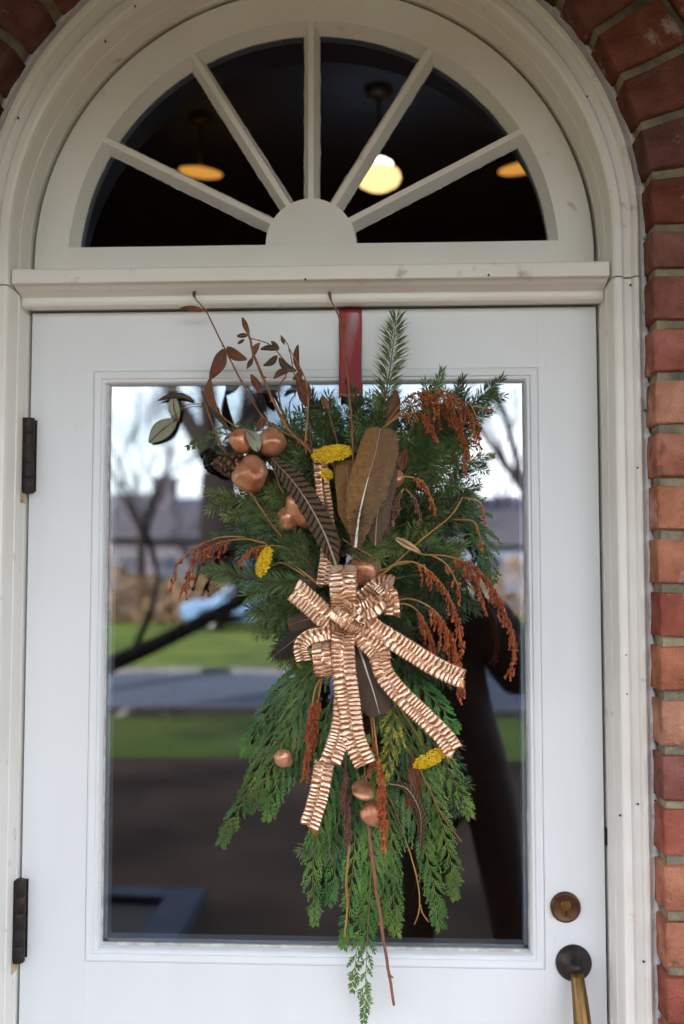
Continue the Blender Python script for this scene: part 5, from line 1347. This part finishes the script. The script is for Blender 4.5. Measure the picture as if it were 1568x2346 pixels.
for j in range(NY + 1):
    for i in range(NX + 1):
        x = -170 + 340 * i / NX; t = j / NY; y = -120 - 90 * t
        hgt = (15 + 5 * mnoise.noise((x * .018, 1.3, 0)) + 2.0 * mnoise.noise((x * .09, 4, 0)) - x * .03) * math.sin(PI * min(1, t * 1.1) * .5)
        vs.append((x, y, GZ - .3 + hgt + .8 * mnoise.noise((x * .2, y * .2, 0)) * t))
for j in range(NY):
    for i in range(NX): fs.append((j * (NX + 1) + i, (j + 1) * (NX + 1) + i, (j + 1) * (NX + 1) + i + 1, j * (NX + 1) + i + 1)[::-1])
mb.add(vs, fs); struct(mb.build('hills', M['hill'], None, True))
house(V(620, 60), V(620, 60) + 10, -58, 8, 3.4, 2.0, 'h1', 'distant house mirrored behind the middle of the swag', 4)
# hedge and shrubs in front of the left house
M['brownshrub'] = mat('winter_shrub', (0.16, 0.10, 0.06, 1), .95, col2=(0.24, 0.16, 0.09, 1), nscale=5)
M['evergreen'] = mat('clipped_box', (0.020, 0.040, 0.016, 1), .9, col2=(0.035, 0.06, 0.02, 1), nscale=9)
def shrub(x, y, rx, h, mat_, label, seed, n=420, ls=.16, group='shrubs'):
    rs = random.Random(seed); mb = MB(); c = Vector((x, y, GZ))
    for k in range(n):
        a = rs.uniform(0, 2 * PI); u = rs.random() ** .4; z = rs.random()
        q = c + Vector((math.cos(a) * u * rx * math.sin(PI * min(.95, .2 + z * .7)), math.sin(a) * u * rx * .8 * math.sin(PI * min(.95, .2 + z * .7)), z * h))
        o = Vector((rs.uniform(-1, 1), rs.uniform(-1, 1), rs.uniform(-1, 1))).normalized() * ls * rs.uniform(.6, 1.2); p_ = o.orthogonal().normalized() * ls * .4
        mb.add([q - o, q + p_, q + o, q - p_], [(0, 1, 2, 3)])
    t = tag(empty('shrub', (x, y, GZ)), label, 'shrub', group); mb.build('foliage', M[mat_], t)
    sb = MB()
    for k in range(5): sb.tube([c + Vector((rs.uniform(-.1, .1), rs.uniform(-.1, .1), -.05)), c + Vector((rs.uniform(-.5, .5) * rx, rs.uniform(-.4, .4) * rx, h * .6))], [.03, .012], 5)
    sb.build('stem', M['bark'], t)
for i, (px, dv, rx, h) in enumerate(((250, 34, 1.5, 1.9), (330, 35, 1.3, 1.6), (400, 34, 1.4, 1.5), (465, 33, 1.2, 1.7), (620, 36, 1.4, 1.6), (1110, 38, 1.3, 1.5), (1190, 38, 1.4, 2.3))):
    shrub(V(px, dv), -(dv - 1.57), rx, h, 'brownshrub', ['brown winter shrub at the far left of the mirrored lawn', 'second brown shrub from the left beyond the mirrored lawn', 'third brown shrub from the left beyond the mirrored lawn', 'brown shrub beside the thick mirrored tree trunk', 'brown shrub mirrored behind the parked blue car', 'brown shrub left of the mirrored low blue house door', 'tall brown shrub before the mirrored low blue house'][i], 40 + i, group='brown shrubs beyond the lawn')
for i, (x, y, rx, h) in enumerate(((-2.9, -3.1, .5, .55), (-2.6, -4.2, .45, .5), (2.8, -3.0, .5, .6), (-1.75, -3.4, .30, .34))):
    shrub(x, y, rx, h, 'evergreen', ['low clipped evergreen left of the porch step', 'low evergreen in the bed farthest left of the step', 'low clipped evergreen right of the porch step', 'smallest evergreen right beside the porch step'][i], 60 + i, 500, .05, 'clipped evergreens by the step')

# parked car
M['carblue'] = mat('blue_car_paint', (0.09, 0.18, 0.34, 1), .4, .1)
M['tyre'] = mat('tyre', (0.012, 0.012, 0.012, 1), .8)
M['chrome'] = mat('rim', (0.5, 0.5, 0.5, 1), .3, .9)
cx, cy_ = V(585, 30.0), -28.4
car = tag(empty('parked_car', (cx, cy_, GZ)), 'light blue parked car mirrored in the glass left of the ribbon bow', 'car')
side = [(-2.1, .35), (-2.15, .75), (-1.9, .92), (-1.2, .98), (-.65, 1.42), (.75, 1.45), (1.35, 1.02), (2.0, .92), (2.15, .7), (2.1, .35), (1.65, .33), (1.55, .6), (1.3, .68), (1.05, .6), (.95, .33), (-.95, .33), (-1.05, .6), (-1.3, .68), (-1.55, .6), (-1.65, .33)]
mb = MB(); mb.prism([(cx + x, GZ + z) for x, z in side], cy_ + .85, cy_ - .85); body = mb.build('body', M['carblue'], car, bevel=.08)
for s_, yy in ((1, cy_ + .852), (-1, cy_ - .852)):
    for w_ in ([(-1.05, 1.0), (-.62, 1.36), (0, 1.38), (0, 1.0)], [(.07, 1.0), (.07, 1.38), (.70, 1.39), (1.15, 1.03)]):
        mb = MB(); mb.prism([(cx + x, GZ + z) for x, z in w_], min(yy, yy + .01 * s_), max(yy, yy + .01 * s_)); mb.build('side_window', M['wglass'], car)
    for wx in (-1.3, 1.3):
        mb = MB(); mb.lathe([(.18, -.10), (.32, -.10), (.33, -.05), (.33, .05), (.32, .10), (.18, .10)], (cx + wx, yy - .12 * s_, GZ + .33), (0, s_, 0), 20); wh = mb.build('wheel', M['tyre'], car, True)
        mb = MB(); mb.lathe([(0, .07), (.18, .09), (.19, .10)], (cx + wx, yy - .12 * s_, GZ + .33), (0, s_, 0), 16); mb.build('rim', M['chrome'], wh)
for s_ in (-.6, .6):
    mb = MB(); mb.blob((cx - 2.12, cy_ + s_, GZ + .72), (.05, .14, .07), 10, 6); mb.build('headlight', M['white'], car, True)

# door mat on the porch, mirrored low in the glass
mb = MB(); mb.box(-.95, -.35, -2.25, -1.85, .001, .016); o = mb.build('door_mat', mat('mat_black', (0.012, 0.013, 0.018, 1), .95, col2=(.02, .02, .03, 1), nscale=60, bump=1, bscale=200), None, bevel=.006)
tag(o, 'flat black mat on the porch floor mirrored at the lower left of the glass', 'mat')

# ------------------------------------------------------------------ the photographer, mirrored behind the swag
M['coat'] = mat('dark_coat', (0.055, 0.042, 0.036, 1), .9, col2=(0.035, 0.030, 0.030, 1), nscale=9, bump=.5, bscale=30, bdist=.01)
M['trousers'] = mat('dark_trousers', (0.012, 0.013, 0.022, 1), .9)
M['skin'] = mat('skin', (0.42, 0.24, 0.17, 1), .5)
M['hair'] = mat('dark_hair', (0.02, 0.013, 0.01, 1), .6)
per = tag(empty('person', (.27, -1.80, 0)), 'person in a dark coat and trousers mirrored behind the swag, holding up a camera', 'person')
def skin(name, verts, edges, rad, mats, root=0, sub=2, parent=per):
    me = bpy.data.meshes.new(name); me.from_pydata([tuple(v) for v in verts], edges, []); me.materials.append(mats)
    o = bpy.data.objects.new(name, me); COL.objects.link(o); attach(o, parent)
    md = o.modifiers.new('skin', 'SKIN'); sv = me.skin_vertices[0].data
    for i, r_ in enumerate(rad):
        sv[i].radius = r_ if hasattr(r_, '__len__') else (r_, r_)
        sv[i].use_root = (i == root)
    sb = o.modifiers.new('sub', 'SUBSURF'); sb.levels = sub; sb.render_levels = sub
    md.use_smooth_shade = True
    return o
PX, PY = .36, -1.84
bv = [(PX, PY, .98), (PX - .01, PY, 1.14), (PX - .04, PY + .01, 1.30), (PX - .07, PY + .02, 1.42), (PX - .09, PY + .04, 1.50), (PX - .105, PY + .07, 1.60), (PX - .11, PY + .08, 1.70),
      (PX - .24, PY + .02, 1.39), (PX - .36, PY + .06, 1.20), (PX - .265, PY + .16, 1.42), (PX - .225, PY + .19, 1.52),
      (PX + .12, PY + .02, 1.41), (PX + .25, PY + .05, 1.22), (PX + .06, PY + .16, 1.44), (PX - .055, PY + .19, 1.54),
      (PX - .11, PY, .85), (PX - .14, PY + .02, .45), (PX - .16, PY, .10), (PX - .17, PY + .14, .05),
      (PX + .11, PY, .85), (PX + .17, PY + .02, .45), (PX + .21, PY, .10), (PX + .24, PY + .13, .05)]
be = [(0, 1), (1, 2), (2, 3), (3, 4), (4, 5), (5, 6), (3, 7), (7, 8), (8, 9), (9, 10), (3, 11), (11, 12), (12, 13), (13, 14), (0, 15), (15, 16), (16, 17), (17, 18), (0, 19), (19, 20), (20, 21), (21, 22)]
br = [(.21, .14), (.21, .14), (.23, .15), (.19, .12), (.06, .06), (.085, .10), (.08, .095), .10, .085, .06, .034, .11, .10, .065, .034, .15, .075, .055, .05, .10, .075, .055, .05]
body = skin('body', bv, be, br, M['coat'])
# face, hair, hands
hd = Vector((PX - .108, PY + .085, 1.635))
mb = MB(); mb.blob(hd, (.074, .095, .115), 20, 14, 0, None, lambda q: 1 - .10 * max(0, -q.z) * abs(q.x) + (.08 * max(0, 1 - ((q.x) ** 2 * 30 + (q.z + .1) ** 2 * 12)) if q.y > .7 else 0)); hdo = mb.build('head', M['skin'], per, True)
for s_ in (-1, 1):
    mb = MB(); mb.blob(hd + Vector((s_ * .076, -.005, -.005)), (.012, .02, .032), 8, 6); mb.build('ear', M['skin'], hdo, True)
    mb = MB(); mb.blob(hd + Vector((s_ * .03, .086, .005)), (.014, .008, .007), 8, 6); mb.build('eye', M['hair'], hdo, True)
mb = MB(); mb.blob(hd + Vector((0, .092, -.058)), (.024, .008, .007), 8, 6); mb.build('mouth', mat('lips', (.33, .12, .10, 1), .5), hdo, True)
mb = MB(); mb.blob(hd + Vector((0, -.018, .028)), (.084, .098, .105), 18, 12); mb.build('hair', M['hair'], per, True)
for s_, wr in ((-1, Vector((PX - .225, PY + .19, 1.52))), (1, Vector((PX - .055, PY + .19, 1.54)))):
    palm = Vector((CAM.x + s_ * .075, CAM.y - .085, CAM.z - .02)); vv = [wr, palm]; ee = [(0, 1)]; rr = [(.028, .02), (.034, .018)]
    for k in range(4):
        b0 = palm + Vector((-s_ * .006, .012, .030 - k * .019)); b1 = b0 + Vector((-s_ * .012, .020, .004)); b2 = b1 + Vector((-s_ * .022, .006, 0)); b3 = b2 + Vector((-s_ * (.014 - .002 * abs(k - 1)), -.004, 0))
        i = len(vv); vv += [b0, b1, b2, b3]; ee += [(1, i), (i, i + 1), (i + 1, i + 2), (i + 2, i + 3)]; rr += [.009, .0088, .008, .007]
    i = len(vv); vv += [palm + Vector((-s_ * .012, -.01, -.022)), palm + Vector((-s_ * .035, -.006, -.026)), palm + Vector((-s_ * .052, .0, -.022))]; ee += [(1, i), (i, i + 1), (i + 1, i + 2)]; rr += [.011, .0095, .008]
    skin('hand', vv, ee, rr, M['skin'], 0, 1)
c = tag(empty('handheld_camera', (CAM.x, CAM.y - .06, CAM.z - .045)), 'small black camera held up by the mirrored person', 'camera')
mb = MB(); mb.box(CAM.x - .066, CAM.x + .066, CAM.y - .075, CAM.y - .040, CAM.z - .042, CAM.z + .040); mb.build('body', M['black'], c, bevel=.006)
mb = MB(); mb.lathe([(.001, .0), (.027, .0), (.028, .018), (.026, .024), (.020, .024), (.018, .016), (.001, .014)], (CAM.x, CAM.y - .041, CAM.z), (0, 1, 0), 24); mb.build('lens', M['black'], c, True)
mb = MB(); mb.box(CAM.x - .022, CAM.x + .022, CAM.y - .07, CAM.y - .045, CAM.z + .041, CAM.z + .056); mb.build('viewfinder', M['black'], c, bevel=.004)
